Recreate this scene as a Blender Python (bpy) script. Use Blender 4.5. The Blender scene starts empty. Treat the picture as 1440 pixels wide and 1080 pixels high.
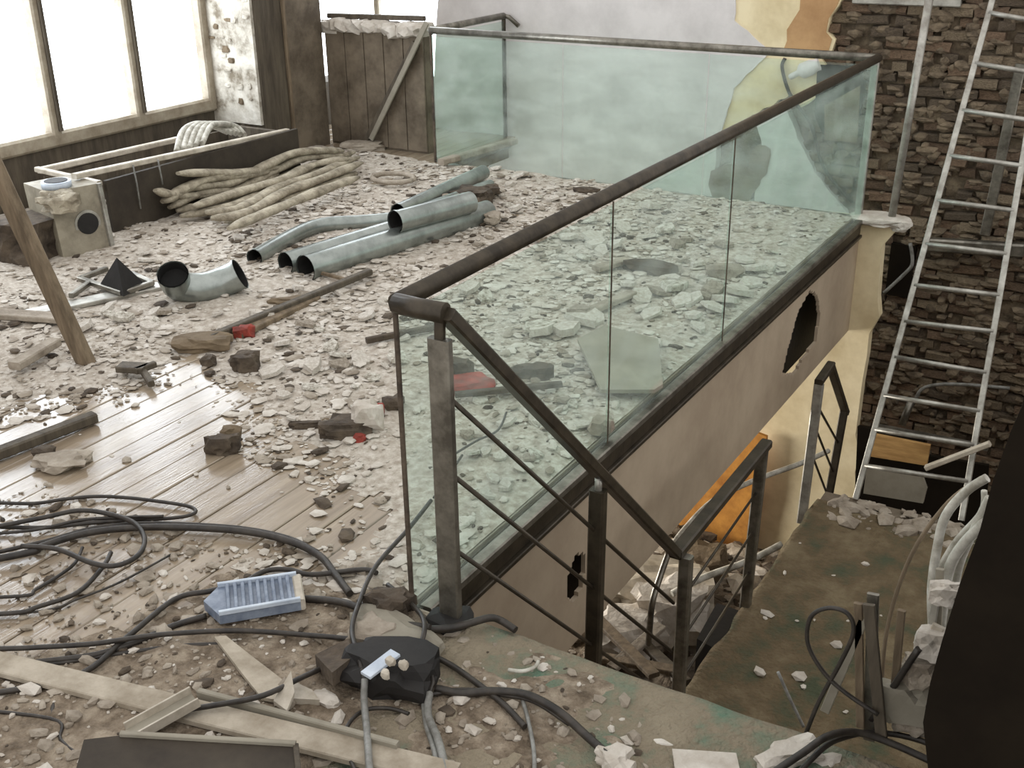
import bpy, math, random
from math import sin, cos, pi, radians
from mathutils import Vector, Matrix, noise
C = bpy.context.scene
COL = C.collection
random.seed(7)

# ------------------------------------------------------------------ camera, world, light, exposure
CX, CY, CZ, YAW, PITCH, ROLL, FPX = 1.8453, -2.438, 2.1464, -0.5411, 0.4184, -0.0137, 1602.17
fwd = Vector((sin(YAW)*cos(PITCH), cos(YAW)*cos(PITCH), -sin(PITCH)))
r0 = Vector((cos(YAW), -sin(YAW), 0)); u0 = r0.cross(fwd)
RGT = r0*cos(ROLL) + u0*sin(ROLL); UPV = -r0*sin(ROLL) + u0*cos(ROLL)
CAM = Vector((CX, CY, CZ))
cd = bpy.data.cameras.new('camera'); cam = bpy.data.objects.new('camera', cd); COL.objects.link(cam)
m = Matrix((RGT, UPV, -fwd)).transposed().to_4x4(); m.translation = CAM
cam.matrix_world = m
cd.sensor_width = 36; cd.lens = FPX/1440*36; cd.clip_start = .05; cd.clip_end = 200
C.camera = cam

w = bpy.data.worlds.new('sky'); C.world = w; w.use_nodes = True
wn = w.node_tree.nodes; wn['Background'].inputs[0].default_value = (1, .98, .955, 1); wn['Background'].inputs[1].default_value = .95
C.view_settings.view_transform = 'Standard'; C.view_settings.look = 'None'; C.view_settings.gamma = 1
C.view_settings.use_curve_mapping = False
C.view_settings.exposure = 0.36

def area(loc, target, size, sizey, power, col=(1, 1, 1)):
    l = bpy.data.lights.new('stairwell_fill', 'AREA'); l.shape = 'RECTANGLE'; l.size = size; l.size_y = sizey; l.energy = power; l.color = col
    o = bpy.data.objects.new('stairwell_fill', l); COL.objects.link(o); o.location = loc
    o.rotation_euler = (Vector(target)-Vector(loc)).to_track_quat('-Z', 'Y').to_euler()
area((-3.3, 3.6, -1.5), (0, 3.6, -2.2), 2.0, 1.2, 120, (1, .95, .87))  # added fill light to brighten the stairwell

# ------------------------------------------------------------------ pixel -> place on a plane of the room
def ray(u, v): return fwd + RGT*((u-720)/FPX) - UPV*((v-540)/FPX)
def P(u, v, z=0.0):
    d = ray(u, v); t = (z-CZ)/d.z; return CAM + d*t
def PY(u, v, y):
    d = ray(u, v); t = (y-CY)/d.y; return CAM + d*t
def PX(u, v, x):
    d = ray(u, v); t = (x-CX)/d.x; return CAM + d*t

# ------------------------------------------------------------------ materials
def srgb(c):
    return tuple(((x/255)/12.92 if x/255 <= .04045 else ((x/255+.055)/1.055)**2.4) for x in c) + (1,)
def mat(name, c1, c2=None, scale=8, rough=.8, bump=.0, metal=0., detail=6, c3=None, bscale=None, spec=.5, stretch=None):
    m = bpy.data.materials.new(name); m.use_nodes = True; nt = m.node_tree; n = nt.nodes; L = nt.links
    b = n['Principled BSDF']; b.inputs['Roughness'].default_value = rough; b.inputs['Metallic'].default_value = metal
    b.inputs['Specular IOR Level'].default_value = spec
    if c2 is None: c2 = tuple(x*.75 for x in c1)
    tc = n.new('ShaderNodeTexCoord'); mp = n.new('ShaderNodeMapping'); L.new(tc.outputs['Object'], mp.inputs['Vector'])
    if stretch: mp.inputs['Scale'].default_value = stretch
    t = n.new('ShaderNodeTexNoise'); t.inputs['Scale'].default_value = scale; t.inputs['Detail'].default_value = detail; t.inputs['Roughness'].default_value = .65
    L.new(mp.outputs[0], t.inputs['Vector'])
    r = n.new('ShaderNodeValToRGB'); r.color_ramp.elements[0].position = .36; r.color_ramp.elements[1].position = .64
    r.color_ramp.elements[0].color = srgb(c2); r.color_ramp.elements[1].color = srgb(c1)
    if c3 is not None:
        e = r.color_ramp.elements.new(.5); e.color = srgb(c3)
    L.new(t.outputs['Fac'], r.inputs['Fac']); L.new(r.outputs['Color'], b.inputs['Base Color'])
    if bump:
        t2 = n.new('ShaderNodeTexNoise'); t2.inputs['Scale'].default_value = bscale or scale*4; t2.inputs['Detail'].default_value = 8
        L.new(mp.outputs[0], t2.inputs['Vector'])
        bp = n.new('ShaderNodeBump'); bp.inputs['Strength'].default_value = bump; bp.inputs['Distance'].default_value = .02
        L.new(t2.outputs['Fac'], bp.inputs['Height']); L.new(bp.outputs[0], b.inputs['Normal'])
    return m
M = {}
M['rubble'] = mat('rubble', (206, 199, 189), (160, 149, 136), 26, .95, .5, c3=(184, 175, 163), bscale=60)
M['dirt'] = mat('dirt', (162, 149, 131), (96, 83, 68), 14, .95, .9, c3=(132, 118, 101), bscale=50)
M['plaster_bit'] = mat('plaster_bit', (212, 206, 197), (180, 171, 159), 9, .9, .4)
M['grey_bit'] = mat('grey_bit', (172, 162, 148), (132, 121, 107), 9, .9, .5)
M['dark_bit'] = mat('dark_bit', (98, 86, 72), (58, 49, 41), 9, .9, .5)
M['dusty_board'] = mat('dusty_board', (182, 172, 156), (146, 135, 118), 9, .85, .2)
M['red_bit'] = mat('red_bit', (170, 66, 52), (96, 44, 36), 9, .8, .3)
M['board'] = mat('board', (166, 151, 131), (136, 121, 103), 3, .16, .08, spec=.9, c3=(150, 135, 116), stretch=(6, .5, 6), bscale=20)
M['core'] = mat('core', (128, 116, 100), (100, 90, 77), 6, .9, .3)
M['bronze'] = mat('bronze', (74, 66, 54), (50, 44, 35), 12, .42, .05, .35)
M['steel'] = mat('steel', (150, 146, 136), (98, 94, 86), 10, .38, .05, .75)
M['alu'] = mat('alu', (186, 184, 176), (138, 134, 126), 10, .4, .05, .55)
M['white_paint'] = mat('white_paint', (208, 200, 186), (160, 150, 134), 7, .6, .1)
M['zinc'] = mat('zinc', (168, 174, 170), (128, 134, 130), 5, .3, .05, .75)
M['duct_shade'] = mat('duct_shade', (32, 30, 28), (18, 17, 16), 9, .9)  # near-black shade painted inside the open pipe ends
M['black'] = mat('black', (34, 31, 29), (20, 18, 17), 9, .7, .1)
M['cable'] = mat('cable', (62, 56, 50), (34, 30, 27), 20, .5)
M['grey_cable'] = mat('grey_cable', (146, 146, 142), (98, 96, 90), 20, .5)
M['white_hose'] = mat('white_hose', (214, 212, 202), (150, 145, 132), 14, .6)
M['fascia'] = mat('fascia', (186, 170, 148), (168, 151, 130), 2.5, .75, .05)
M['cream'] = mat('cream', (240, 226, 190), (214, 197, 158), 3, .85, .15)
M['tan'] = mat('tan', (196, 158, 114), (168, 130, 90), 3, .85, .15)
M['white_wall'] = mat('white_wall', (226, 222, 222), (206, 202, 202), 2.5, .85, .06)
M['old_plaster'] = mat('old_plaster', (216, 212, 202), (120, 110, 94), 5, .9, .5, c3=(190, 184, 172))
M['patch'] = mat('patch', (128, 112, 90), (96, 82, 64), 6, .9, .4)
M['orange'] = mat('orange', (206, 146, 66), (160, 104, 44), 5, .85, .2)  # orange colour stands for the light falling in the stairwell
M['ply'] = mat('ply', (198, 158, 100), (158, 120, 70), 4, .8, .1, stretch=(1, 1, 7))
M['wood'] = mat('wood', (132, 116, 95), (92, 79, 62), 5, .8, .2, stretch=(5, 5, .7))
M['dark_wood'] = mat('dark_wood', (96, 87, 73), (66, 58, 48), 4, .75, .25, stretch=(4, 4, .6))
M['old_board'] = mat('old_board', (124, 112, 96), (84, 74, 61), 4, .85, .35, bscale=12)
M['frame'] = mat('frame', (172, 162, 144), (134, 122, 104), 6, .6, .1)
M['mortar'] = mat('mortar', (128, 113, 93), (80, 69, 56), 10, .95, .9, bscale=30)
M['ledge'] = mat('ledge', (70, 62, 51), (50, 43, 35), 4, .85, .15)
M['fabric'] = mat('fabric', (182, 173, 154), (118, 109, 93), 10, .95, .5)
M['carpet'] = mat('carpet', (126, 113, 88), (74, 80, 60), 3.4, .97, 1.0, c3=(104, 89, 66), bscale=45)
M['green_carpet'] = mat('green_carpet', (150, 139, 119), (92, 122, 103), 3.0, .95, 1.0, c3=(134, 123, 104), bscale=50)
M['appliance'] = mat('appliance', (158, 150, 132), (118, 110, 94), 6, .6, .15)
M['bluetray'] = mat('bluetray', (142, 153, 170), (98, 110, 130), 14, .3, .1)
M['paleblue'] = mat('paleblue', (206, 216, 228), (168, 180, 196), 8, .5)
M['greyboard'] = mat('greyboard', (158, 152, 138), (134, 128, 114), 4, .85, .1)
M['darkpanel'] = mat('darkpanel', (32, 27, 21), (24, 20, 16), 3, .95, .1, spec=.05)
BR = [mat('brick_%d' % i, a, b, 12, .95, .9, bscale=26) for i, (a, b) in enumerate([((146, 121, 98), (102, 83, 66)), ((132, 110, 89), (90, 73, 59)), ((158, 141, 117), (112, 97, 78)), ((122, 107, 89), (82, 71, 59))])]

def glass_mat():
    m = bpy.data.materials.new('glass'); m.use_nodes = True; n = m.node_tree.nodes; L = m.node_tree.links; n.clear()
    o = n.new('ShaderNodeOutputMaterial'); tr = n.new('ShaderNodeBsdfTransparent'); tr.inputs[0].default_value = (.915, .975, .95, 1)
    gl = n.new('ShaderNodeBsdfGlossy'); gl.inputs['Roughness'].default_value = .02; gl.inputs[0].default_value = (.9, 1, .97, 1)
    df = n.new('ShaderNodeBsdfDiffuse'); df.inputs[0].default_value = (.8, .87, .83, 1)
    tc = n.new('ShaderNodeTexCoord'); t = n.new('ShaderNodeTexNoise'); t.inputs['Scale'].default_value = 3; t.inputs['Detail'].default_value = 8
    mp = n.new('ShaderNodeMapping'); mp.inputs['Rotation'].default_value = (.5, .5, .3); mp.inputs['Scale'].default_value = (1, 1, 2.5)
    L.new(tc.outputs['Object'], mp.inputs[0]); L.new(mp.outputs[0], t.inputs['Vector'])
    mr = n.new('ShaderNodeMapRange'); mr.inputs[1].default_value = .4; mr.inputs[2].default_value = .75; mr.inputs[3].default_value = .05; mr.inputs[4].default_value = .2
    L.new(t.outputs['Fac'], mr.inputs[0])
    m1 = n.new('ShaderNodeMixShader'); m2 = n.new('ShaderNodeMixShader')
    L.new(mr.outputs[0], m1.inputs[0]); L.new(tr.outputs[0], m1.inputs[1]); L.new(df.outputs[0], m1.inputs[2])
    geo = n.new('ShaderNodeNewGeometry'); inv = n.new('ShaderNodeMath'); inv.operation = 'SUBTRACT'; inv.inputs[0].default_value = 1
    L.new(geo.outputs['Backfacing'], inv.inputs[1]); mu = n.new('ShaderNodeMath'); mu.operation = 'MULTIPLY'
    lw_ = n.new('ShaderNodeLayerWeight'); lw_.inputs[0].default_value = .12; L.new(lw_.outputs['Fresnel'], mu.inputs[0]); L.new(inv.outputs[0], mu.inputs[1])
    L.new(mu.outputs[0], m2.inputs[0]); L.new(m1.outputs[0], m2.inputs[1]); L.new(gl.outputs[0], m2.inputs[2])
    L.new(m2.outputs[0], o.inputs[0]); return m
M['glass'] = glass_mat()
def emit_mat(name, col, s):
    m = bpy.data.materials.new(name); m.use_nodes = True; n = m.node_tree.nodes
    b = n['Principled BSDF']; b.inputs['Base Color'].default_value = (.8, .8, .8, 1)
    b.inputs['Emission Color'].default_value = col; b.inputs['Emission Strength'].default_value = s; b.inputs['Roughness'].default_value = .3
    return m
M['pane'] = emit_mat('pane', (.86, .93, 1, 1), 4.5)

# ------------------------------------------------------------------ mesh helpers
class MB:
    def __init__(s): s.v = []; s.f = []; s.sm = []
    def add(s, vs, fs, smooth=False):
        k = len(s.v); s.v += [Vector(x) for x in vs]; s.f += [tuple(i+k for i in f) for f in fs]; s.sm += [smooth]*len(fs); return s
    def box(s, a, b):
        (x0, y0, z0), (x1, y1, z1) = a, b
        return s.add([(x0, y0, z0), (x1, y0, z0), (x1, y1, z0), (x0, y1, z0), (x0, y0, z1), (x1, y0, z1), (x1, y1, z1), (x0, y1, z1)],
                     [(3, 2, 1, 0), (4, 5, 6, 7), (0, 1, 5, 4), (1, 2, 6, 5), (2, 3, 7, 6), (3, 0, 4, 7)])
    def bar(s, p, q, w_, h, up=(0, 0, 1)):
        p, q = Vector(p), Vector(q); d = (q-p).normalized(); up = Vector(up)
        x = d.cross(up)
        if x.length < 1e-4: x = d.cross(Vector((0, 1, 0)))
        x.normalize(); z = x.cross(d).normalized(); c = min(w_, h)*.16
        prof = [(-w_/2+c, -h/2), (w_/2-c, -h/2), (w_/2, -h/2+c), (w_/2, h/2-c), (w_/2-c, h/2), (-w_/2+c, h/2), (-w_/2, h/2-c), (-w_/2, -h/2+c)]
        vs = [e + x*a + z*b for e in (p, q) for a, b in prof]; n = 8
        return s.add(vs, [tuple(reversed(range(n))), tuple(range(n, 2*n))] + [(i, (i+1) % n, n+(i+1) % n, n+i) for i in range(n)])
    def tube(s, pts, r, seg=8, cap=True, ell=None):
        pts = [Vector(p) for p in pts]; n = len(pts); rs = r if isinstance(r, (list, tuple)) else [r]*n
        vs = []; up = None
        for i, p in enumerate(pts):
            d = (pts[min(i+1, n-1)]-pts[max(i-1, 0)]).normalized()
            if up is None: up = Vector((0, 0, 1)) if abs(d.z) < .9 else Vector((1, 0, 0))
            x = d.cross(up).normalized(); z = x.cross(d).normalized(); up = z if ell is None else Vector((0, 0, 1))
            for k in range(seg):
                a = 2*pi*k/seg; vs.append(p + x*(cos(a)*rs[i]) + z*(sin(a)*rs[i]*(ell or 1)))
        fs = [(i*seg+k, i*seg+(k+1) % seg, (i+1)*seg+(k+1) % seg, (i+1)*seg+k) for i in range(n-1) for k in range(seg)]
        s.add(vs, fs, True)
        if cap:
            k0 = len(s.v)-n*seg
            s.f += [tuple(k0+k for k in reversed(range(seg))), tuple(k0+(n-1)*seg+k for k in range(seg))]; s.sm += [False, False]
        return s
    def prism(s, poly, vec):
        vec = Vector(vec); n = len(poly); ps = [Vector(p) for p in poly]
        return s.add(ps+[p+vec for p in ps], [tuple(reversed(range(n))), tuple(range(n, 2*n))]+[(i, (i+1) % n, n+(i+1) % n, n+i) for i in range(n)])
    def rock(s, c, sx, sy, sz, seed=0, rot=0, sub=False, jag=.25, smooth=False):
        rnd = random.Random(seed); t = (1+5**.5)/2
        vs = [Vector(x).normalized() for x in [(-1, t, 0), (1, t, 0), (-1, -t, 0), (1, -t, 0), (0, -1, t), (0, 1, t), (0, -1, -t), (0, 1, -t), (t, 0, -1), (t, 0, 1), (-t, 0, -1), (-t, 0, 1)]]
        fs = [(0, 11, 5), (0, 5, 1), (0, 1, 7), (0, 7, 10), (0, 10, 11), (1, 5, 9), (5, 11, 4), (11, 10, 2), (10, 7, 6), (7, 1, 8), (3, 9, 4), (3, 4, 2), (3, 2, 6), (3, 6, 8), (3, 8, 9), (4, 9, 5), (2, 4, 11), (6, 2, 10), (8, 6, 7), (9, 8, 1)]
        for _ in range(int(sub)):
            cache = {}; nf = []
            def mid(a, b):
                k = (min(a, b), max(a, b))
                if k not in cache: vs.append(((vs[a]+vs[b])/2).normalized()); cache[k] = len(vs)-1
                return cache[k]
            for a, b, d in fs:
                x, y, z = mid(a, b), mid(b, d), mid(d, a); nf += [(a, x, z), (b, y, x), (d, z, y), (x, y, z)]
            fs = nf
        off = Vector((seed*1.7 % 50, seed*3.1 % 37, 1)); out = []
        sx, sy, sz = sx*.62, sy*.62, sz*.62
        for p in vs:
            k = 1 + (noise.noise(p*1.6+off)*2*jag if sub else rnd.uniform(-jag, jag))
            if sub: k += noise.noise(p*4+off)*jag*.8
            q = Vector((max(-.9, min(.9, p.x*k))*sx, max(-.9, min(.9, p.y*k))*sy, max(-.75, min(.75, p.z*k))*sz))
            out.append(Vector((q.x*cos(rot)-q.y*sin(rot), q.x*sin(rot)+q.y*cos(rot), q.z))+Vector(c))
        return s.add(out, fs, smooth)
    def build(s, name, m, parent=None, label=None, cat=None, group=None, kind=None):
        if parent is not None:
            off = Vector((0, 0, 0)); q = parent
            while q is not None: off += q.location; q = q.parent
        else:
            xs = [p.x for p in s.v]; ys = [p.y for p in s.v]; off = Vector(((min(xs)+max(xs))/2, (min(ys)+max(ys))/2, min(p.z for p in s.v)))
        me = bpy.data.meshes.new(name); me.from_pydata([tuple(p-off) for p in s.v], [], s.f); me.materials.append(m)
        me.polygons.foreach_set('use_smooth', s.sm); me.update()
        o = bpy.data.objects.new(name, me); COL.objects.link(o)
        if parent is not None: o.parent = parent
        else: o.location = off
        tag(o, label, cat, group, kind); return o
def tag(o, label=None, cat=None, group=None, kind=None):
    if label: o['label'] = label
    if cat: o['category'] = cat
    if group: o['group'] = group
    if kind: o['kind'] = kind
    return o
def thing(name, label, cat, loc, group=None):
    o = bpy.data.objects.new(name, None); COL.objects.link(o); o.location = loc; o.empty_display_size = .1
    return tag(o, label, cat, group)
def smooth(pts, n=6):
    pts = [Vector(p) for p in pts]; out = []
    for i in range(len(pts)-1):
        a, b, c, d = pts[max(i-1, 0)], pts[i], pts[i+1], pts[min(i+2, len(pts)-1)]
        for k in range(n):
            t = k/n; out.append(.5*((2*b)+(c-a)*t+(2*a-5*b+4*c-d)*t*t+(3*b-a-3*c+d)*t*t*t))
    out.append(pts[-1]); return out
def inpoly(x, y, poly):
    r = False; n = len(poly)
    for i in range(n):
        x1, y1 = poly[i]; x2, y2 = poly[(i+1) % n]
        if (y1 > y) != (y2 > y) and x < (x2-x1)*(y-y1)/(y2-y1)+x1: r = not r
    return r
def pdist(x, y, poly):
    best = 9; n = len(poly)
    for i in range(n):
        x1, y1 = poly[i]; x2, y2 = poly[(i+1) % n]; dx, dy = x2-x1, y2-y1
        t = max(0, min(1, ((x-x1)*dx+(y-y1)*dy)/(dx*dx+dy*dy))); best = min(best, math.hypot(x-x1-t*dx, y-y1-t*dy))
    return best
S = dict(kind='structure')

# ------------------------------------------------------------------ setting: floor with stair opening
LY, WX, DY = 5.28, -3.5, 6.54
fl = MB()
fl.box((-6, -3.2, -.2), (2.6, .03, -.022)); fl.box((-6, .03, -.2), (-.03, LY, -.022)); fl.box((-6, LY, -.2), (WX, DY+.1, -.022))
floor = fl.build('floor', M['core'], **S)
i = 0; x = -5.98
while x < 2.55:
    wd = .138
    y1 = .03 if x > -.1 else (LY if x > WX-.05 else DY)
    y = -3.2 + (i*0.731 % 1.3)*.0; cuts = [-3.2, -1.9+(i*.731 % 1.1)] + ([1.4+(i*.413 % 1.5), ] if x < -.1 else []) + [y1]
    if x < -.1 and x+wd > -.03: wd = max(.03, -.032-x)
    for a, b in zip(cuts[:-1], cuts[1:]):
        dz = random.uniform(-.0025, .0015)
        MB().bar((x+wd/2, a+.002, -.011+dz), (x+wd/2, b-.002, -.011+dz), wd-.0015, .022).build('plank', M['board'], floor)
    x += .142; i += 1

# ------------------------------------------------------------------ setting: edge beam, fascia, lower walls
tr = MB()
tr.bar((.012, .05, -.022), (.012, LY-.06, -.022), .05, .035)
tr.build('trim_1', M['steel'], **S)
t1 = MB(); t1.bar((.01, .05, -.075), (.01, LY-.06, -.075), .035, .07).bar((.018, .05, -.12), (.018, LY-.06, -.12), .05, .022)
t1.build('trim_6', M['bronze'], **S)
t2 = MB(); t2.bar((WX, LY, -.05), (.0, LY, -.05), .07, .1).bar((WX, LY, -.05), (WX, DY, -.05), .07, .1); t2.build('trim_2', M['steel'], **S)
# fascia board with the torn holes left open
def fascia():
    hole1 = [(p.y, p.z) for p in (PX(u, v, .0) for u, v in [(1138, 408), (1150, 418), (1152, 445), (1147, 480), (1128, 505), (1118, 525), (1098, 528), (1104, 500), (1112, 470), (1122, 435)])]
    hole2 = [(p.y, p.z) for p in (PX(u, v, .0) for u, v in [(808, 778), (822, 780), (818, 820), (806, 842), (795, 838), (799, 800)])]
    c = .02; y0 = .04; z0 = -.84; ny = int((LY+.02-y0)/c); nz = int((.71)/c)+1
    keep = {}
    for a in range(ny):
        for b in range(nz):
            y = y0+(a+.5)*c; z = z0+(b+.5)*c
            k = (noise.noise(Vector((y*9, z*9, 0)))*.012, noise.noise(Vector((y*9, z*9, 7)))*.012)
            if inpoly(y+k[0], z+k[1], hole1) or inpoly(y+k[0], z+k[1], hole2): continue
            keep[(a, b)] = 1
    mb = MB(); idx = {}
    def vid(a, b, s_):
        k = (a, b, s_)
        if k not in idx: idx[k] = len(mb.v); mb.v.append(Vector((.006 if s_ else -.014, y0+a*c, z0+b*c)))
        return idx[k]
    for (a, b) in keep:
        mb.f.append((vid(a, b, 1), vid(a+1, b, 1), vid(a+1, b+1, 1), vid(a, b+1, 1))); mb.f.append((vid(a, b+1, 0), vid(a+1, b+1, 0), vid(a+1, b, 0), vid(a, b, 0)))
        for (da, db, e) in [(-1, 0, ((0, 0), (0, 1))), (1, 0, ((1, 1), (1, 0))), (0, -1, ((1, 0), (0, 0))), (0, 1, ((0, 1), (1, 1)))]:
            if (a+da, b+db) not in keep:
                (e0, e1), (g0, g1) = e; mb.f.append((vid(a+e0, b+e1, 0), vid(a+e0, b+e1, 1), vid(a+g0, b+g1, 1), vid(a+g0, b+g1, 0)))
    mb.sm = [False]*len(mb.f); return mb.build('wall_left_lower', M['fascia'], **S)
fascia()
MB().box((-.16, .05, -.86), (-.15, LY, -.21)).build('hole_backing', M['black'], **S)  # black sheet added behind the torn holes to paint in their shade
# cream wall stub below the far corner of the balustrade, ragged at its right edge
edge = [(1262, 318), (1255, 330), (1240, 347), (1237, 380), (1234, 420), (1236, 446), (1222, 470), (1219, 500), (1212, 540), (1207, 580), (1203, 612), (1208, 640), (1202, 665), (1205, 700)]
ep = [PY(u, v, 5.3) for u, v in edge]
poly = [Vector((WX, 5.3, -.1)), Vector((-.02, 5.3, -.02))] + ep + [Vector((ep[-1].x, 5.3, -3.1)), Vector((WX, 5.3, -3.1))]
MB().prism(poly, (0, .1, 0)).build('wall_back_lower', M['cream'], **S)
cap = MB(); cap.rock((.1, 5.33, -.02), .34, .2, .07, 5, .1, 2, .2); cap.rock((.26, 5.33, -.03), .13, .16, .09, 9, .4, 2, .2)
cap.build('broken_screed', M['plaster_bit'], label='pale broken screed lump capping the cream wall stub at the glass corner', cat='rubble')
# lower floor of the stairwell
MB().box((-3.5, -1.5, -3.0), (2.6, 6.6, -2.82)).build('floor_lower', M['dirt'], **S)
MB().box((-3.6, -1.5, -3.0), (-3.5, 5.3, -.2)).build('wall_left_cellar', M['core'], **S)
MB().box((2.55, -3.2, -3), (2.65, 6.6, -.02)).build('wall_right', M['mortar'], **S)
MB().box((-3.5, -1.6, -3.0), (2.6, -1.5, -.2)).build('wall_front_lower', M['core'], **S)

# ------------------------------------------------------------------ setting: back wall, bricks and plaster skins
BY = 6.56
back = MB().box((-3.45, BY, -3.0), (2.6, BY+.3, 3.2)).build('wall_back', M['mortar'], **S)
def unit_brick(seed):
    mb = MB(); rnd = random.Random(seed)
    mb.bar((-.5, 0, 0), (.5, 0, 0), 1, 1)
    for p in mb.v:
        p.x += rnd.uniform(-.035, .035); p.y += rnd.uniform(-.12, .12); p.z += rnd.uniform(-.07, .07)
    me = bpy.data.meshes.new('brick'); me.from_pydata([tuple(p) for p in mb.v], [], mb.f); return me
bmeshes = []
for k in range(8):
    me = unit_brick(k); me.materials.append(BR[k % 4]); bmeshes.append(me)
cells = []
bw, bh = .235, .082
for r in range(-36, 30):
    for q in range(-6, 10):
        bx = q*bw + (bw/2 if r % 2 else 0); bz = r*bh
        cells.append((bx+.1, bz))
def plaster_edge(z):   # where plaster gives way to brick, x as a function of height
    return -.62 + .06*sin(z*9) + .05*sin(z*23+1)
cells = [c for c in cells if c[0] > plaster_edge(c[1])-.25 and (c[1] > -.9 or c[0] > -.3) and c[0] < 2.4]
def vis(c):
    d = Vector((c[0], BY, c[1]))-CAM; z = d.dot(fwd); u = 720+FPX*d.dot(RGT)/z; v = 540-FPX*d.dot(UPV)/z
    return -20 < u < 1460 and -20 < v < 760
inv = [c for c in cells if vis(c)]; inv.sort(key=lambda c: (Vector((c[0], BY, c[1]))-CAM).length)
first, rest = inv[:300], inv[300:]+[c for c in cells if not vis(c)]
for k, (bx, bz) in enumerate(first):
    if random.random() < .06: continue
    o = bpy.data.objects.new('brick', bmeshes[random.randrange(8)]); COL.objects.link(o); o.parent = back
    o.location = Vector((bx+random.uniform(-.008, .008), BY-.01+random.uniform(-.02, .018), bz)) - back.location
    o.rotation_euler = (random.uniform(-.12, .12), random.uniform(-.07, .07), random.uniform(-.09, .09))
    s_ = random.choice((1, 1, 1, .48, .8)); o.scale = (.222*s_, .09, bh-.014)
mb = MB()
for bx, bz in rest:
    yy = random.uniform(-.015, .01)
    mb.box((bx-.108, BY-.05+yy, bz-.034), (bx+.108, BY+.02, bz+.034))
if rest: mb.build('brick_field', BR[1], back, kind='stuff')
lumps = MB()
for k in range(1500):
    lumps.rock((random.uniform(-.6, 2.2), BY-.045, random.uniform(-2.9, 2)), random.uniform(.04, .16), .07, random.uniform(.03, .09), k, 0, False, .35)
lumps.build('mortar_lump', M['mortar'], back, kind='stuff')
def skin(pix, th, m, name, y=BY, jag=.012):
    ps = [PY(u, v, y) for u, v in pix]; out = []
    for a, b in zip(ps, ps[1:]+ps[:1]):
        n = max(1, int((b-a).length/.06))
        for k in range(n):
            p = a.lerp(b, k/n); e = noise.noise(p*14)*jag*2.2; out.append(Vector((p.x+e, p.y, p.z+noise.noise(p*14+Vector((5, 5, 5)))*jag*2.2)))
    return MB().prism(out, (0, -th-.055, 0)).build(name, m, back)
skin([(600, 420), (640, -250), (1046, -250), (1040, 28), (1090, 70), (1040, 120), (1015, 200), (1010, 250), (1066, 280), (1078, 205), (1070, 168), (1112, 150), (1128, 190), (1152, 240), (1200, 300), (1215, 520), (1000, 520)], .05, M['white_wall'], 'white_plaster', jag=.006)
skin([(1038, -250), (1195, -250), (1186, 8), (1172, 20), (1168, 42), (1180, 52), (1175, 72), (1164, 80), (1175, 120), (1130, 150), (1120, 130), (1060, 160), (1055, 170), (1012, 205), (1022, 130), (1080, 75), (1035, 30)], .035, M['cream'], 'cream_plaster')
skin([(1142, -250), (1194, -250), (1184, 8), (1170, 22), (1167, 42), (1176, 52), (1172, 70), (1108, 68), (1112, 40), (1130, 12)], .042, M['tan'], 'tan_plaster')
skin([(1008, 236), (1030, 228), (1058, 232), (1070, 200), (1092, 205), (1084, 240), (1062, 275), (1058, 290), (1028, 295), (1010, 278), (1002, 255)], .056, M['patch'], 'bare_patch')
skin([(1155, 88), (1215, 92), (1222, 130), (1200, 195), (1165, 190), (1150, 160)], .04, M['darkpanel'], 'recess_shade', jag=.004)  # flat near-black skin painting in the shade of a recess
MB().prism([PY(u, v, BY-.1) for u, v in [(1160, 148), (1210, 120), (1206, 200), (1160, 196)]], (0, -.012, 0)).build('hatch', M['patch'], back)
# doorway jamb and bright opening at the far left of the back wall
MB().box((-4.25, 6.5, -.02), (-4.1, 6.8, 3.2)).build('trim_4', M['dark_wood'], **S)
MB().box((-4.1, 6.52, -.2), (-3.45, 6.86, 3.2)).build('wall_back_left', M['white_wall'], **S)
wf = thing('window_2', None, None, (-5.0, 6.75, 0)); tag(wf, kind='structure')
MB().box((-5.95, 6.75, .25), (-4.25, 6.78, 2.8)).build('pane', M['pane'], wf)
MB().bar((-5.95, 6.73, .25), (-4.25, 6.73, .25), .06, .1).bar((-5.1, 6.72, .25), (-5.1, 6.72, 2.8), .06, .06, (0, 1, 0)).build('frame', M['frame'], wf)
MB().box((-6, 6.6, -.02), (-4.25, 6.86, .22)).build('wall_back_sill', M['old_plaster'], **S)

# ------------------------------------------------------------------ setting: window wall on the left
WXX = -5.3
lw = MB(); lw.box((WXX-.25, -3.2, -.02), (WXX, 6.7, .4)); lw.box((WXX-.25, -3.2, 2.68), (WXX, 6.7, 3.2)); lw.box((WXX-.25, -3.2, .4), (WXX, .9, 2.68))
lw.build('wall_left', M['dark_wood'], **S)
win = thing('window_1', None, None, (WXX, 3, .4)); tag(win, kind='structure')
ys = [.9, 1.55, 2.28, 3.02, 3.82, 4.6]
fr = MB(); fr.bar((WXX-.02, .9, .44), (WXX-.02, 4.66, .44), .12, .11).bar((WXX-.02, .9, 2.66), (WXX-.02, 4.66, 2.66), .1, .1); fr.build('frame', M['frame'], win)
for y in ys: MB().bar((WXX-.01, y, .45), (WXX-.01, y, 2.66), .11, .085, (0, 1, 0)).build('mullion', M['frame'], win)
for y in ys[2:-1]: MB().bar((WXX+.055, y+.02, .5), (WXX+.055, y+.02, 2.6), .025, .03, (0, 1, 0)).build('glazing_bead', M['dark_wood'], win)
for a, b in zip(ys[:-1], ys[1:]): MB().box((WXX-.06, a+.04, .49), (WXX-.045, b-.04, 2.62)).build('pane', M['pane'], win)
pier = MB().box((-5.6, 4.66, -.02), (-4.76, 5.46, 3.2)).build('wall_left_pier', M['dark_wood'], **S)
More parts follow.
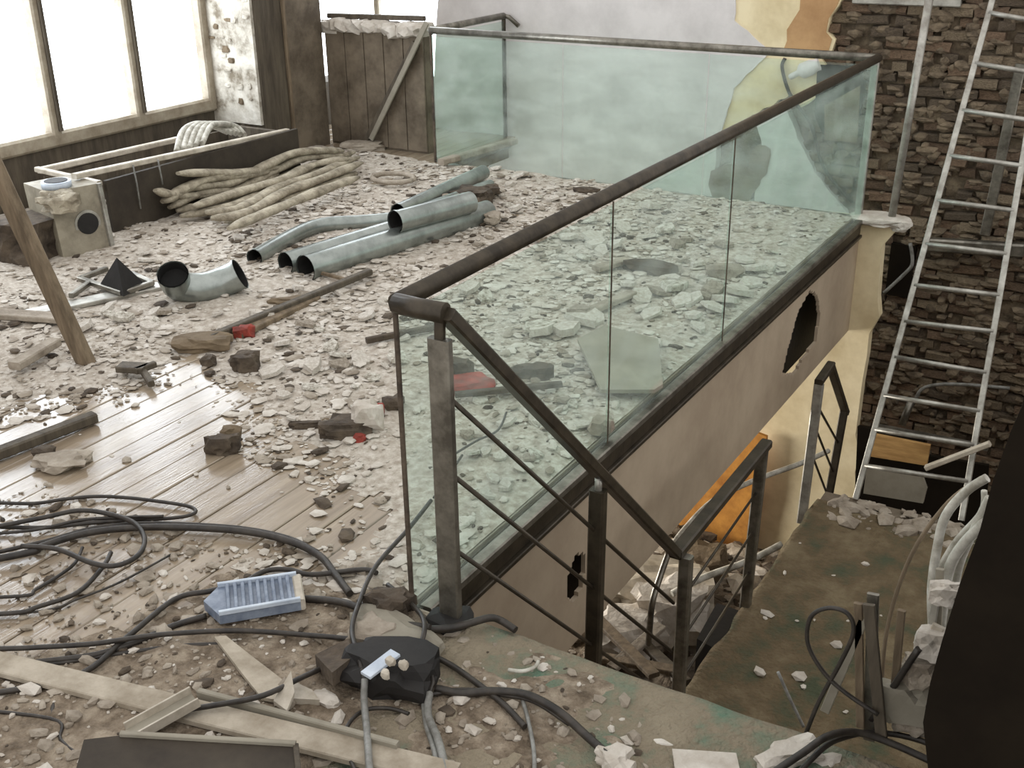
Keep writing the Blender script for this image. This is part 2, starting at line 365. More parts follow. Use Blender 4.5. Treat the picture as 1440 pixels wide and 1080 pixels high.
sk = MB().box((-5.3, 4.63, .3), (-4.78, 4.665, 3.2)).build('plaster_face', M['old_plaster'], pier)
for k in range(26):
    a = random.uniform(-5.24, -4.82); zz = random.uniform(.4, 1.9)
    MB().rock((a, 4.628, zz), random.uniform(.03, .09), .02, random.uniform(.02, .06), k+40, 0, 1, .3).build('plaster_lump', M['patch'] if k % 3 == 0 else M['old_plaster'], pier)
MB().bar((-4.745, 4.98, -.02), (-4.745, 4.98, 3.1), .03, .03, (0, 1, 0)).build('batten', M['wood'], pier)
MB().box((-4.77, 5.0, 0), (-4.74, 5.44, 3.1)).build('casing', M['old_board'], pier)

# low boarded wall across the back left
bwl = MB(); bwl.box((-4.76, 5.5, -.02), (-3.72, 5.6, 1.0)); lowwall = bwl.build('wall_back_boarded', M['old_board'], **S)
for k in range(5): MB().bar((-4.74+k*.205+.1, 5.488, .02), (-4.74+k*.205+.1, 5.488, .985), .198, .016, (0, 1, 0)).build('board', M['old_board'], lowwall)
ct = MB()
for k in range(12): ct.rock((-4.7+k*.085, 5.53+random.uniform(-.03, .03), 1.0+random.uniform(-.01, .02)), .2, .16, .12, k+90, k, 1, .35)
ct.build('broken_edge', M['plaster_bit'], lowwall)
MB().bar((-4.75, 5.56, 1.08), (-3.75, 5.56, 1.1), .05, .04).build('coping_rail', M['dark_wood'], lowwall)

# ------------------------------------------------------------------ balustrades
def balustrade(name, label, a, b, panels, rail_m, z1=1.05, ends=()):
    a, b = Vector(a), Vector(b); t = thing(name, label, 'railing', ((a.x+b.x)/2, (a.y+b.y)/2, 0)); d = (b-a)
    for q in range(len(panels)-1):
        p0 = a+d*panels[q]; p1 = a+d*panels[q+1]; g = d.normalized()*.006
        MB().bar((p0.x+g.x, p0.y+g.y, z1/2-.03), (p1.x-g.x, p1.y-g.y, z1/2-.03), .012, z1-.03).build('glass_panel', M['glass'], t)
    MB().tube([(a.x, a.y, z1), (b.x, b.y, z1)], .028, 12).build('handrail', rail_m, t)
    return t
bn = balustrade('glass_balustrade', 'long glass balustrade with dark handrail running from the near post to the far corner', (0, 0, 0), (0, LY, 0), [0, .262, .508, 1], M['bronze'])
MB().tube([(-.0, -.0, 1.05), (.08, -.005, 1.05), (.17, 0, 1.05)], .03, 12).build('return_rail', M['bronze'], bn)
MB().bar((0, -.004, 0), (0, -.004, 1.04), .014, .012, (0, 1, 0)).build('edge_strip', M['dark_bit'], bn)
for f in (.262, .508): MB().bar((.008, LY*f, -.02), (.008, LY*f, 1.02), .006, .004, (0, 1, 0)).build('panel_joint', M['dark_bit'], bn)
bf = balustrade('glass_balustrade', 'far glass balustrade with pale steel rail in front of the white wall', (WX, LY, 0), (0, LY, 0), [0, .34, .67, 1], M['steel'])
MB().bar((-.02, LY+.03, -.05), (-.02, LY+.03, 1.03), .05, .03, (0, 1, 0)).build('corner_post', M['alu'], bf)
MB().bar((WX, LY, 0), (WX, LY, 1.03), .02, .02, (0, 1, 0)).build('end_strip', M['dark_bit'], bf)
bs = balustrade('glass_balustrade', 'short glass return panel with grey rail ending at the white wall', (WX, LY, 0), (WX, DY-.14, 0), [0, 1], M['steel'])
MB().bar((WX, DY-.14, -.05), (WX, DY-.14, 1.05), .03, .03, (0, 1, 0)).build('end_post', M['bronze'], bs)
MB().tube([(WX, DY-.14, 1.05), (WX+.05, DY-.13, 1.04), (WX+.14, DY-.12, .97)], .02, 8).build('bent_bracket', M['steel'], bs)

# ------------------------------------------------------------------ stair railing going down to the landing
A = Vector((.17, .0, 1.05)); B = Vector((.33, 1.4, -.45)); B2 = Vector((.32, 2.56, -.45)); LZ = -1.4
sr = thing('stair_railing', 'dark sloping stair railing with three thin rods beside the near steel post', 'railing', (.15, 0, 0))
MB().bar(A+(B-A)*-.0, B, .055, .04).build('handrail', M['bronze'], sr)
MB().bar((.146, 0, 0), (.146, 0, .97), .072, .03, (0, 1, 0)).build('post', M['steel'], sr)
MB().bar((.146, 0, .96), (.15, 0, 1.04), .03, .02, (0, 1, 0)).build('post_stub', M['bronze'], sr)
MB().rock((.146, 0, .02), .12, .12, .06, 4, 0, 1, .2).build('base_flange', M['black'], sr)
p2 = A+(B-A)*.565; MB().bar((p2.x, p2.y, p2.z-.07), (p2.x-.01, p2.y, p2.z-1.15), .06, .045, (0, 1, 0)).build('post', M['bronze'], sr)
MB().tube([(p2.x, p2.y, p2.z-.09), (p2.x, p2.y, p2.z-.02)], .014, 8).build('post_stub', M['alu'], sr)
for dz in (.25, .5, .76):
    MB().tube([A+Vector((-.01, 0, -dz)), A+(B-A)*1.0+Vector((0, 0, -dz-.0))], .008, 6).build('rod', M['bronze'], sr)
lr = thing('landing_railing', 'level stair railing with two posts along the left edge of the lower landing', 'railing', (B.x, B.y, LZ))
MB().bar(B+Vector((0, -.01, 0)), B2, .058, .045).build('handrail', M['bronze'], lr)
MB().bar(B+Vector((.035, .03, -.02)), (B.x+.035, B.y+.03, LZ), .055, .045, (0, 1, 0)).build('post', M['steel'], lr)
MB().bar(B2+Vector((0, -.06, -.02)), (B2.x-.02, B2.y-.06, LZ), .055, .045, (0, 1, 0)).build('post', M['steel'], lr)
for dz in (.25, .48, .72): MB().tube([B+Vector((.02, .04, -dz)), B2+Vector((-.01, -.06, -dz))], .007, 6).build('rod', M['bronze'], lr)
fr_ = thing('stair_railing', 'distant stair railing with pale post beside the cream wall stub', 'railing', (.24, 3.7, LZ))
q = lambda u, v: PX(u, v, .24)
MB().bar(q(1152, 540), q(1127, 735), .055, .04, (0, 1, 0)).build('post', M['alu'], fr_)
MB().bar(q(1168, 515), q(1189, 580), .05, .04).build('handrail', M['bronze'], fr_)
MB().bar(q(1151, 538), q(1169, 512), .05, .04).build('handrail', M['bronze'], fr_)
MB().bar(q(1187, 578), q(1164, 706), .05, .04, (0, 1, 0)).build('post', M['bronze'], fr_)
MB().tube([q(1152, 575), q(1178, 622)], .008, 6).build('rod', M['bronze'], fr_)
MB().tube([q(1148, 605), q(1172, 665)], .008, 6).build('rod', M['bronze'], fr_)
MB().tube([q(1142, 640), q(1165, 700)], .008, 6).build('rod', M['bronze'], fr_)

# ------------------------------------------------------------------ stairs and landing
st = MB(); ns = 8
for k in range(ns):
    z = -(k+1)*1.4/ns; st.box((.22, .03+k*1.4/ns*.98, z-.2), (1.7, .03+(k+1)*1.4/ns*1.02, z))
st.build('trim_5', M['dirt'], **S)
MB().box((.3, 1.45, LZ-.18), (1.7, 3.95, LZ-.012)).build('floor_landing', M['core'], **S)
def sheet(x0, x1, y0, y1, z, nx, ny, amp, name, m, label, cat, drape=None, th=.012):
    mb = MB()
    for a in range(nx+1):
        for b in range(ny+1):
            x = x0+(x1-x0)*a/nx; y = y0+(y1-y0)*b/ny; e = noise.noise(Vector((x*2.2, y*2.2, z)))*.5+.5+noise.noise(Vector((x*9, y*9, z)))*.25
            if a in (0, nx) or b in (0, ny): x += noise.noise(Vector((x*6, y*6, 3)))*.02; y += noise.noise(Vector((x*6, y*6, 8)))*.012
            mb.v.append(Vector((x, y, z+max(.0, e)*amp)))
    n0 = len(mb.v); mb.v += [p-Vector((0, 0, th+amp)) if 0 else Vector((p.x, p.y, z-th)) for p in mb.v]
    W_ = ny+1
    for a in range(nx):
        for b in range(ny):
            i0 = a*W_+b; mb.f.append((i0, i0+W_, i0+W_+1, i0+1)); mb.f.append((n0+i0+1, n0+i0+W_+1, n0+i0+W_, n0+i0))
    for a in range(nx): mb.f += [(a*W_, n0+a*W_, n0+(a+1)*W_, (a+1)*W_), ((a+1)*W_+ny, n0+(a+1)*W_+ny, n0+a*W_+ny, a*W_+ny)]
    for b in range(ny): mb.f += [(b+1, n0+b+1, n0+b, b), (nx*W_+b, n0+nx*W_+b, n0+nx*W_+b+1, nx*W_+b+1)]
    mb.sm = [True]*len(mb.f); return mb.build(name, m, label=label, cat=cat)
sheet(.29, 1.66, 1.5, 3.8, LZ, 50, 80, .02, 'landing_carpet', M['carpet'], 'dusty olive brown carpet covering the lower stair landing', 'carpet')
sheet(.17, 1.62, -1.25, .045, .004, 60, 50, .018, 'floor_carpet', M['green_carpet'], 'dirty green carpet covering the upper floor edge beside the near post', 'carpet', th=.004)
MB().prism([PY(u, v, 5.2) for u, v in [(1064, 606), (1080, 612), (1075, 690), (1050, 800), (985, 850), (870, 850), (880, 800)]], (0, -.03, 0)).build('orange_light_panel', M['orange'], label='flat orange panel painting in the orange lit patch against the cream wall below the stairwell', cat='panel')  # orange light painted as a coloured panel before the cream wall

# ------------------------------------------------------------------ debris layers
def layer(x0, x1, y0, y1, step, fn, name, m, label):
    nx = int((x1-x0)/step); ny = int((y1-y0)/step); mb = MB(); H = {}; idx = {}
    for a in range(nx+1):
        for b in range(ny+1): H[(a, b)] = fn(x0+a*step, y0+b*step)
    def vid(a, b):
        if (a, b) not in idx: idx[(a, b)] = len(mb.v); mb.v.append(Vector((x0+a*step, y0+b*step, H[(a, b)])))
        return idx[(a, b)]
    for a in range(nx):
        for b in range(ny):
            if max(H[(a, b)], H[(a+1, b)], H[(a, b+1)], H[(a+1, b+1)]) > .0015: mb.f.append((vid(a, b), vid(a+1, b), vid(a+1, b+1), vid(a, b+1)))
    mb.sm = [False]*len(mb.f); return mb.build(name, m, label=label, cat='rubble', kind='stuff')
bare = [(p.x, p.y) for p in (P(u, v) for u, v in [(-150, 600), (60, 560), (160, 540), (260, 500), (370, 540), (400, 612), (500, 650), (545, 700), (540, 760), (440, 800), (300, 800), (150, 900), (-150, 980)])]
def hrub(x, y):
    if x > -.03 or (y > LY-.04 and x > WX-.05): return -.03
    d = pdist(x, y, bare); d = -d if inpoly(x, y, bare) else d
    g = max(0, min(1, .5+d*2.2))
    v = Vector((x, y, 0)); n = noise.noise(v*1.3)*.02+noise.noise(v*5)*.012+noise.noise(v*17)*.008+abs(noise.noise(v*36))*.01
    e = min(1, (-.03-x)/.15+.2)
    return (.016+n)*g*e - (1-g)*.012
layer(-5.25, -.03, -.1, LY+.0, .022, hrub, 'plaster_rubble', M['rubble'], 'crushed pale plaster rubble spread over the floor behind the glass')
def hdirt(x, y):
    if y > .03 or (x > -.05 and x < 1.62 and y > -1.2 and y < .1 and False): return -.02
    v = Vector((x, y, 4)); d = pdist(x, y, bare); d = -d if inpoly(x, y, bare) else d
    g = max(0, min(1, .5+d*2)); n = noise.noise(v*1.5)*.016+noise.noise(v*6)*.011+noise.noise(v*20)*.007
    base = .004 + .012*max(0, min(1, (-.35-y)*3)) if x < .15 else .002
    return (base+n+.006)*g-(1-g)*.01
layer(-2.6, 1.6, -1.9, .02, .022, hdirt, 'dirt', M['dirt'], 'brown grit and dust covering the foreground floorboards')

def scatter(nn, region, size, m, name, label, seed, flat=.45, zf=None):
    rnd = random.Random(seed); mb = MB(); k = 0
    while k < nn:
        p = region(rnd)
        if p is None: continue
        s_ = size[0]*(size[1]/size[0])**(rnd.random()**3); z = (zf(p[0], p[1]) if zf else p[2])
        mb.rock((p[0], p[1], z+s_*.15), s_*rnd.uniform(.8, 1.7), s_*rnd.uniform(.6, 1.2), s_*flat*rnd.uniform(.6, 1.4), rnd.randrange(9999), rnd.uniform(0, 6.3), False, .35); k += 1
    return mb.build(name, m, label=label, cat='rubble', kind='stuff')
def reg_rub(rnd):
    x, y = rnd.uniform(-5.1, -.06), rnd.uniform(-.05, LY-.06)
    d = pdist(x, y, bare); ins = inpoly(x, y, bare)
    if ins and d > .25 and rnd.random() > .06: return None
    if not ins and d < .2 and rnd.random() > .6: return None
    if noise.noise(Vector((x*1.4, y*1.4, 3))) < -.08 and rnd.random() < .75: return None
    if x < -4.65 and y > 4.55: return None
    return (x, y, 0)
zr = lambda x, y: max(0, hrub(x, y))
scatter(10000, reg_rub, (.012, .06), M['plaster_bit'], 'plaster_chip', 'small white plaster chips strewn across the rubble floor', 11, .28, zr)
scatter(6000, reg_rub, (.012, .055), M['grey_bit'], 'mortar_chip', 'small grey mortar chips mixed into the rubble floor', 12, .32, zr)
scatter(1500, reg_rub, (.014, .06), M['dark_bit'], 'dark_chip', 'small dark wood and brick chips in the rubble floor', 13, .4, zr)
def reg_front(rnd):
    x, y = rnd.uniform(-1.8, 1.56), rnd.uniform(-1.5, 0)
    return (x, y, 0)
zd = lambda x, y: max(0, hdirt(x, y))
scatter(2600, reg_front, (.008, .045), M['grey_bit'], 'grit', 'loose grey grit on the foreground boards', 14, .6, zd)
scatter(700, reg_front, (.01, .05), M['plaster_bit'], 'grit', 'loose white plaster grit on the foreground boards', 15, .5, zd)
scatter(300, reg_front, (.01, .045), M['dark_bit'], 'grit', 'loose dark grit on the foreground boards', 16, .5, zd)
def reg_low(rnd): return (rnd.uniform(-1.9, .28), rnd.uniform(1.6, 5.05), -2.82)
lowh = lambda x, y: -2.82+.55*max(0, 1-abs(y-3.6)/1.9)+.15*noise.noise(Vector((x*2, y*2, 0)))
def lowlayer():
    mb = MB(); n = 60
    for a in range(n+1):
        for b in range(n+1):
            x = -2.4+2.65*a/n; y = 1.4+3.85*b/n; mb.v.append(Vector((x, y, lowh(x, y)+noise.noise(Vector((x*9, y*9, 1)))*.05)))
    for a in range(n):
        for b in range(n): i0 = a*(n+1)+b; mb.f.append((i0, i0+n+1, i0+n+2, i0+1))
    mb.sm = [False]*len(mb.f); mb.build('debris_heap', M['dirt'], label='heap of earth and broken plaster at the bottom of the stairwell', cat='rubble', kind='stuff')
lowlayer()
scatter(420, reg_low, (.05, .2), M['dark_bit'], 'debris', 'dark broken pieces on the heap at the bottom of the stairwell', 21, .5, lowh)
scatter(420, reg_low, (.05, .18), M['grey_bit'], 'debris', 'grey rubble pieces on the heap at the bottom of the stairwell', 22, .5, lowh)
scatter(260, reg_low, (.05, .22), M['plaster_bit'], 'debris', 'white plaster pieces on the heap at the bottom of the stairwell', 23, .5, lowh)
scatter(160, lambda r: (r.uniform(.4, 1.5), 3.72+r.uniform(-.12, .2), LZ), (.03, .12), M['grey_bit'], 'debris', 'crumbled grey mortar along the far edge of the lower landing', 24, .5)
scatter(26, lambda r: (r.uniform(.35, 1.4), r.uniform(1.9, 3.3), LZ+.012), (.015, .06), M['plaster_bit'], 'debris', 'few white crumbs on the olive landing carpet', 25, .5)

# ------------------------------------------------------------------ larger rubble pieces, each its own
def slab_mesh(seed, th=.1):
    rnd = random.Random(seed); n = rnd.choice((5, 6, 7)); mb = MB(); pl = []
    for k in range(n):
        a = 2*pi*(k+rnd.uniform(-.3, .3))/n; r = rnd.uniform(.32, .55); pl.append(Vector((cos(a)*r, sin(a)*r*.7, 0)))
    mb.prism(pl, (0, 0, th))
    for p in mb.v[n:]: p.x *= .93; p.y *= .93; p.z += rnd.uniform(-.02, .03)
    me = bpy.data.meshes.new('plaster_shard'); me.from_pydata([tuple(p) for p in mb.v], [], mb.f); return me
shards = []
for k in range(10):
    me = slab_mesh(k, .09+.03*(k % 3)); me.materials.append([M['plaster_bit'], M['plaster_bit'], M['grey_bit'], M['plaster_bit'], M['old_plaster']][k % 5]); shards.append(me)
def put_shards(nn, pix, size, label, group, seed, tilt=.3, name='plaster_shard', meshes=None):
    rnd = random.Random(seed); poly = pix; us = [p[0] for p in pix]; vs = [p[1] for p in pix]; k = 0
    while k < nn:
        u, v = rnd.uniform(min(us), max(us)), rnd.uniform(min(vs), max(vs))
        if not inpoly(u, v, poly): continue
        p = P(u, v, .015); s_ = rnd.uniform(*size)
        if p.x > -.12: continue
        o = bpy.data.objects.new(name, (meshes or shards)[rnd.randrange(len(meshes or shards))]); COL.objects.link(o)
        o.location = (p.x, p.y, zr(p.x, p.y)+.004+s_*.06); o.scale = (s_, s_, s_*rnd.uniform(.7, 1.3))
        o.rotation_euler = (rnd.uniform(-tilt, tilt), rnd.uniform(-tilt, tilt), rnd.uniform(0, 6.3))
        tag(o, label, 'rubble', group); k += 1
put_shards(70, [(720, 350), (860, 290), (980, 290), (1120, 330), (1060, 420), (920, 520), (800, 520), (690, 440)], (.09, .24), 'broken plaster shard in the rubble behind the long glass balustrade', 'plaster shards behind the glass', 1)
put_shards(30, [(660, 560), (700, 480), (800, 560), (860, 590), (800, 660), (660, 800), (645, 700)], (.05, .13), 'small plaster shard in the rubble close behind the near glass edge', 'small shards by the near glass', 2)
put_shards(46, [(330, 420), (430, 410), (600, 400), (690, 330), (830, 300), (700, 420), (560, 500), (560, 600), (400, 600), (360, 500)], (.06, .17), 'flat plaster shard on the pale rubble between the pipes and the glass', 'shards between pipes and glass', 3)
put_shards(30, [(150, 350), (350, 330), (340, 360), (480, 300), (500, 250), (580, 230), (540, 280), (340, 360), (300, 470), (60, 470)], (.06, .16), 'flat plaster shard on the rubble in front of the window ledge', 'shards near the window ledge', 4)
put_shards(18, [(700, 230), (830, 275), (800, 300), (720, 300), (690, 250)], (.06, .16), 'plaster shard at the foot of the far glass balustrade', 'shards by the far glass', 5)
def slab_at(pix, z0, th, m, name, label, cat='rubble', tiltz=None):
    ps = [P(u, v, z0) for u, v in pix]
    if tiltz: ps = [Vector((p.x, p.y, p.z+d)) for p, d in zip(ps, tiltz)]
    return MB().prism(ps, (0, 0, th)).build(name, m, label=label, cat=cat)
slab_at([(812, 492), (850, 475), (925, 492), (932, 545), (920, 553), (845, 553)], .045, .018, M['greyboard'], 'plasterboard_sheet', 'grey beige piece of board lying in the rubble behind the glass', 'board', [.04, .05, .04, .0, 0, 0])
MB().bar(P(808, 446, .05), P(890, 412, .06), .06, .03).build('batten', M['grey_bit'], label='grey batten lying in the rubble behind the glass below the joint', cat='batten')
MB().bar(P(838, 378, .05), P(880, 366, .05), .07, .03).build('batten', M['grey_bit'], label='short dark edged batten on the shards behind the glass', cat='batten')
MB().rock(P(845, 598, .05), .09, .09, .08, 77, 0, 1, .2).build('stone', M['grey_bit'], label='round grey stone in the rubble just behind the glass edge beam', cat='stone')
MB().rock(P(1020, 382, .04), .2, .1, .09, 78, .4, 1, .3).build('stone', M['grey_bit'], label='dark edged lump of mortar in the rubble near the far glass', cat='stone')
MB().rock(P(915, 376, .04), .3, .12, .08, 79, .2, 1, .3).build('stone', M['dark_bit'], label='brown lump of debris in the middle of the rubble behind the glass', cat='stone')
MB().rock(P(825, 268, .03), .18, .07, .05, 80, .2, 1, .3).build('stone', M['dark_bit'], label='dark scrap at the foot of the far glass balustrade', cat='scrap')

# ------------------------------------------------------------------ metal pipes
def pipe(label, a, b, r, m, ra=None, name='duct_pipe', mid=None):
    pts = [a]+(mid or [])+[b]; pts = smooth(pts, 6) if mid else [Vector(a), Vector(a).lerp(Vector(b), .5), Vector(b)]
    t = thing(name, label, 'pipe', (Vector(a)+Vector(b))/2-Vector((0, 0, ((Vector(a)+Vector(b))/2).z)), 'loose metal pipes on the rubble')
    o = MB().tube(pts, r, 20, cap=False); 
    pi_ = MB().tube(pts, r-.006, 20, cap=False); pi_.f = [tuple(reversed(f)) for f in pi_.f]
    o.build('shell', m, t); pi_.build('bore_shade', M['duct_shade'], t)
    d = (pts[1]-pts[0]).normalized()
    MB().tube([pts[0]-d*.004, pts[0]+d*.012], r+.004, 20, cap=False).build('rim', m, t)
    mp = pts[0].lerp(pts[-1], .5) if len(pts) < 4 else pts[len(pts)//2]; d2 = (pts[len(pts)//2]-pts[len(pts)//2-1]).normalized()
    MB().tube([mp-d2*.01, mp+d2*.01], r*.9, 16).build('shade_plug', M['duct_shade'], t)  # black plug painting in the dark of the bore
    return t
R1 = .075
g = lambda u, v, z: P(u, v, z)
pipe('long grey pipe nearest the viewer in the pipe stack', g(430, 378, R1), g(686, 298, R1), .08, M['zinc'])
pipe('grey pipe lying just behind the nearest long pipe', g(402, 370, R1), g(570, 318, R1), .065, M['zinc'])
pipe('bent pale grey pipe at the back left of the pipe stack', g(358, 362, .06), g(640, 300, .06), .05, M['zinc'], mid=[g(440, 320, .06), g(520, 312, .06)])
pipe('short pipe with dark round open end on top of the stack', g(556, 312, .2), g(662, 284, .2), .07, M['zinc'])
pipe('straight pale pipe at the back right of the pipe stack', g(560, 298, .1), g(680, 242, .1), .055, M['zinc'])
pipe('thin pipe between the back pipes of the stack', g(590, 296, .08), g(690, 260, .08), .04, M['zinc'])
for k, (u, v, s_) in enumerate([(665, 276, .2), (686, 268, .13), (690, 305, .12), (640, 283, .15)]):
    MB().rock(P(u, v, .07), s_*1.2, s_, s_*.6, 30+k, k, 2, .35).build('crushed_pipe_end', M['dark_bit'] if k < 2 else M['grey_bit'], label=['crumpled dark metal lump behind the pipe stack', 'small crumpled dark metal lump at the right end of the pipes', 'grey lump beside the right end of the front pipe', 'grey crushed metal tucked under the back pipes'][k], cat='scrap')
# elbow duct
el = thing('elbow_duct', 'bent grey duct elbow with two dark open ends left of the pipes', 'pipe', P(285, 400, 0))
ep_ = smooth([g(243, 386, .2), g(252, 402, .11), g(285, 405, .08), g(315, 396, .1), g(338, 385, .14)], 6)
MB().tube(ep_, .085, 18, cap=False).build('shell', M['zinc'], el)
k_ = MB().tube(ep_, .078, 18, cap=False); k_.f = [tuple(reversed(f)) for f in k_.f]; k_.build('bore_shade', M['duct_shade'], el)
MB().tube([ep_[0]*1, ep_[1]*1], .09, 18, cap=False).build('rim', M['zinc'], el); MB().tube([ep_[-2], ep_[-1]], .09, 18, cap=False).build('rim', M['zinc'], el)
MB().tube([ep_[3], ep_[4]], .075, 16).build('shade_plug', M['duct_shade'], el); MB().tube([ep_[-5], ep_[-4]], .075, 16).build('shade_plug', M['duct_shade'], el)

# ------------------------------------------------------------------ window ledge frame, coil, fabric pile
lf = thing('ledge_frame', 'dark window ledge casing with white metal edge below the big window', 'ledge', (-4.6, 3.4, 0))
MB().bar(PX(104, 248, -4.2), PX(404, 184, -4.25), .05, .035).build('front_rail', M['white_paint'], lf)
MB().bar(PX(55, 240, -4.95), PX(250, 196, -4.95), .05, .04).build('rear_rail', M['white_paint'], lf)
MB().bar(PX(52, 238, -4.95), PX(140, 258, -4.22), .04, .035).build('end_rail', M['white_paint'], lf)
MB().box((-4.22, 2.5, 0), (-4.19, 4.4, .37)).build('front_panel', M['ledge'], lf)
MB().box((-4.95, 2.6, .0), (-4.93, 4.6, .3)).build('rear_panel', M['dark_wood'], lf)
MB().box((-4.9, 4.36, .0), (-4.2, 4.4, .34)).build('end_panel', M['dark_wood'], lf)
for k, (u, dv) in enumerate([(187, 60), (222, 35)]):
    a = PX(u, 232-k*8, -4.17); MB().tube([a, a+Vector((0.01, 0, -.12)), a+Vector((.0, .01, -.005*dv))], .006, 6).build('hanging_wire', M['grey_cable'], lf)
co = thing('hose_coil', 'pale bundle of bent hose hooked over the window ledge rail', 'hose', PX(290, 190, -4.6))
for k in range(5):
    pts = [PX(248+k*9, 214-k*3, -4.35), PX(256+k*10, 186-k*2, -4.5), PX(275+k*9, 174, -4.6), PX(300+k*8, 178, -4.7), PX(320+k*6, 186+k, -4.6)]
    MB().tube(smooth(pts, 5), .022, 8).build('strand', M['white_hose'], co)
fp = [[(228, 284), (270, 264), (325, 256), (375, 232), (420, 214), (482, 212)], [(248, 296), (320, 282), (370, 262), (420, 240), (498, 214)], [(296, 306), (345, 300), (400, 270), (450, 252), (508, 228)],
      [(236, 276), (290, 252), (345, 246), (380, 240)], [(318, 314), (380, 288), (440, 266), (500, 242)], [(218, 268), (258, 275), (330, 268), (390, 244)], [(250, 244), (300, 243), (350, 246)], [(270, 290), (340, 270), (400, 250), (440, 232), (490, 222)]]
fp += [[(x_+dx, y_+dy) for x_, y_ in fp[j]] for j, dx, dy in ((0, 10, 8), (1, 6, 7), (2, -8, -7), (4, 4, 6), (7, -10, 6), (3, 12, -5))]
lab = ['top rear', 'middle rear', 'middle front', 'upper left', 'front bottom', 'long left', 'short back', 'central', 'second rear', 'second middle', 'inner front', 'lowest front', 'inner central', 'uppermost left']
for k, (pp, lb) in enumerate(zip(fp, lab)):
    pts = [P(u, v+random.uniform(-1.5, 1.5), .035+.028*(k % 4)) for u, v in pp]
    pts = smooth([p if p.x > -4.11 else Vector(PX(uv[0], uv[1], -4.11)) for p, uv in zip(pts, pp)], 6); n = len(pts)
    rr = [(.048+.018*noise.noise(Vector((i*.3, k, 0))))*min(1, .45+i/4, .45+(n-1-i)/4) for i in range(n)]
    MB().tube(pts, rr, 8, ell=.6).build('fabric_roll', M['fabric'], label='dusty tan twisted fabric roll, %s one of the pile below the window ledge' % lb, cat='fabric roll', group='fabric rolls below the window')
# vent appliance on the left
ap = thing('vent_unit', 'battered grey box with round dark port left of the fabric pile', 'appliance', P(115, 350, 0))
b0 = P(90, 366, 0); bx = (P(158, 350, 0)-b0).normalized(); by = Vector((-bx.y, bx.x, 0))
def obox(o, ax, ay, w_, d_, h, tilt=0):
    mb = MB(); az = Vector((0, 0, 1))
    ps = [o, o+ax*w_, o+ax*w_+ay*d_, o+ay*d_]; mb.prism(ps, az*h+ay*tilt); return mb
UW = (P(158, 350, 0)-b0).length; UH = .42
body = obox(b0, bx, by, UW, .36, UH, .05); body.build('casing', M['appliance'], ap)
cpt = b0+bx*UW*.62+Vector((0, 0, .19))
ring = [cpt+bx*(cos(a)*.085)+Vector((0, 0, 1))*(sin(a)*.085)+by*(.13*.24-.012) for a in [2*pi*i/24 for i in range(24)]]
MB().prism(ring, by*.03).build('port_ring', M['alu'], ap)
ring2 = [cpt+bx*(cos(a)*.068)+Vector((0, 0, 1))*(sin(a)*.068)+by*(.13*.24-.018) for a in [2*pi*i/24 for i in range(24)]]
MB().prism(ring2, by*.03).build('port', M['black'], ap)
MB().bar(b0+bx*UW-by*.005, b0+bx*UW+Vector((0, 0, UH))+by*.045, .03, .03, (0, 1, 0)).build('corner_trim', M['alu'], ap)
c2 = b0+bx*.1+by*.15+Vector((0, 0, UH))
MB().tube([c2, c2+Vector((0, 0, .04))], .09, 20).build('collar', M['paleblue'], ap)
MB().tube([c2+Vector((0, 0, .038)), c2+Vector((0, 0, .044))], .07, 20).build('collar_opening', M['black'], ap)
MB().rock(P(40, 340, .1), .36, .36, .34, 61, 0, 2, .3).build('rubbish_sack', M['dark_bit'], label='dark sack slumped left of the grey box', cat='sack')
MB().rock(b0+bx*.04-by*.01+Vector((0, 0, UH-.05)), .24, .14, .13, 62, .4, 2, .35).build('torn_sheet', M['fabric'], label='crumpled beige sheet on top of the dark sack', cat='cloth')

# ------------------------------------------------------------------ scraps on the left floor
pf = P(122, 512, .01); pd_ = PY(-30, 190, .75)-pf
MB().bar(pf, pf+pd_*min(abs((-5.2-pf.x)/pd_.x), abs(2.6/pd_.z)), .1, .055, (0, 1, 0)).build('leaning_prop', M['wood'], label='rough timber prop leaning up to the left with its foot on the rubble', cat='timber')
pyr = thing('hopper', 'black four sided metal cone lying in an angle iron frame', 'scrap', P(165, 400, 0))
base = [P(138, 404, .05), P(174, 417, .05), P(206, 401, .05), P(172, 390, .05)]; apx = P(164, 362, .25)
mb = MB(); mb.add(base+[apx], [(0, 1, 4), (1, 2, 4), (2, 3, 4), (3, 0, 4), (3, 2, 1, 0)]); mb.build('cone', M['black'], pyr)
for a, b in [((112, 392), (150, 378)), ((112, 392), (172, 412)), ((100, 416), (125, 398)), ((185, 385), (214, 398)), ((172, 412), (214, 398))]:
    MB().bar(P(*a, .06), P(*b, .06), .03, .03).build('frame_bar', M['steel'], pyr)
MB().bar(P(20, 446, .03), P(226, 402, .03), .11, .025).build('metal_strip', M['alu'], label='pale metal strip lying left of the duct elbow', cat='strip')
MB().bar(P(-20, 440, .05), P(96, 448, .05), .1, .03).build('metal_strip', M['grey_bit'], label='grey strip crossing under the foot of the leaning prop', cat='strip')
MB().bar(P(292, 476, .05), P(520, 382, .06), .045, .035).build('angle_bar', M['dark_wood'], label='long dark bar lying in front of the pipe stack', cat='bar')
MB().bar(P(330, 470, .035), P(440, 418, .035), .11, .03).build('wood_scrap', M['wood'], label='split brown wood board under the long dark bar', cat='board')
MB().bar(P(445, 382, .05), P(497, 396, .04), .02, .02).build('lath', M['wood'], label='thin lath crossing in front of the pipe stack', cat='lath')
MB().bar(P(515, 479, .04), P(610, 460, .05), .03, .03).build('lath', M['dark_bit'], label='thin dark stick left of the near steel post', cat='stick')
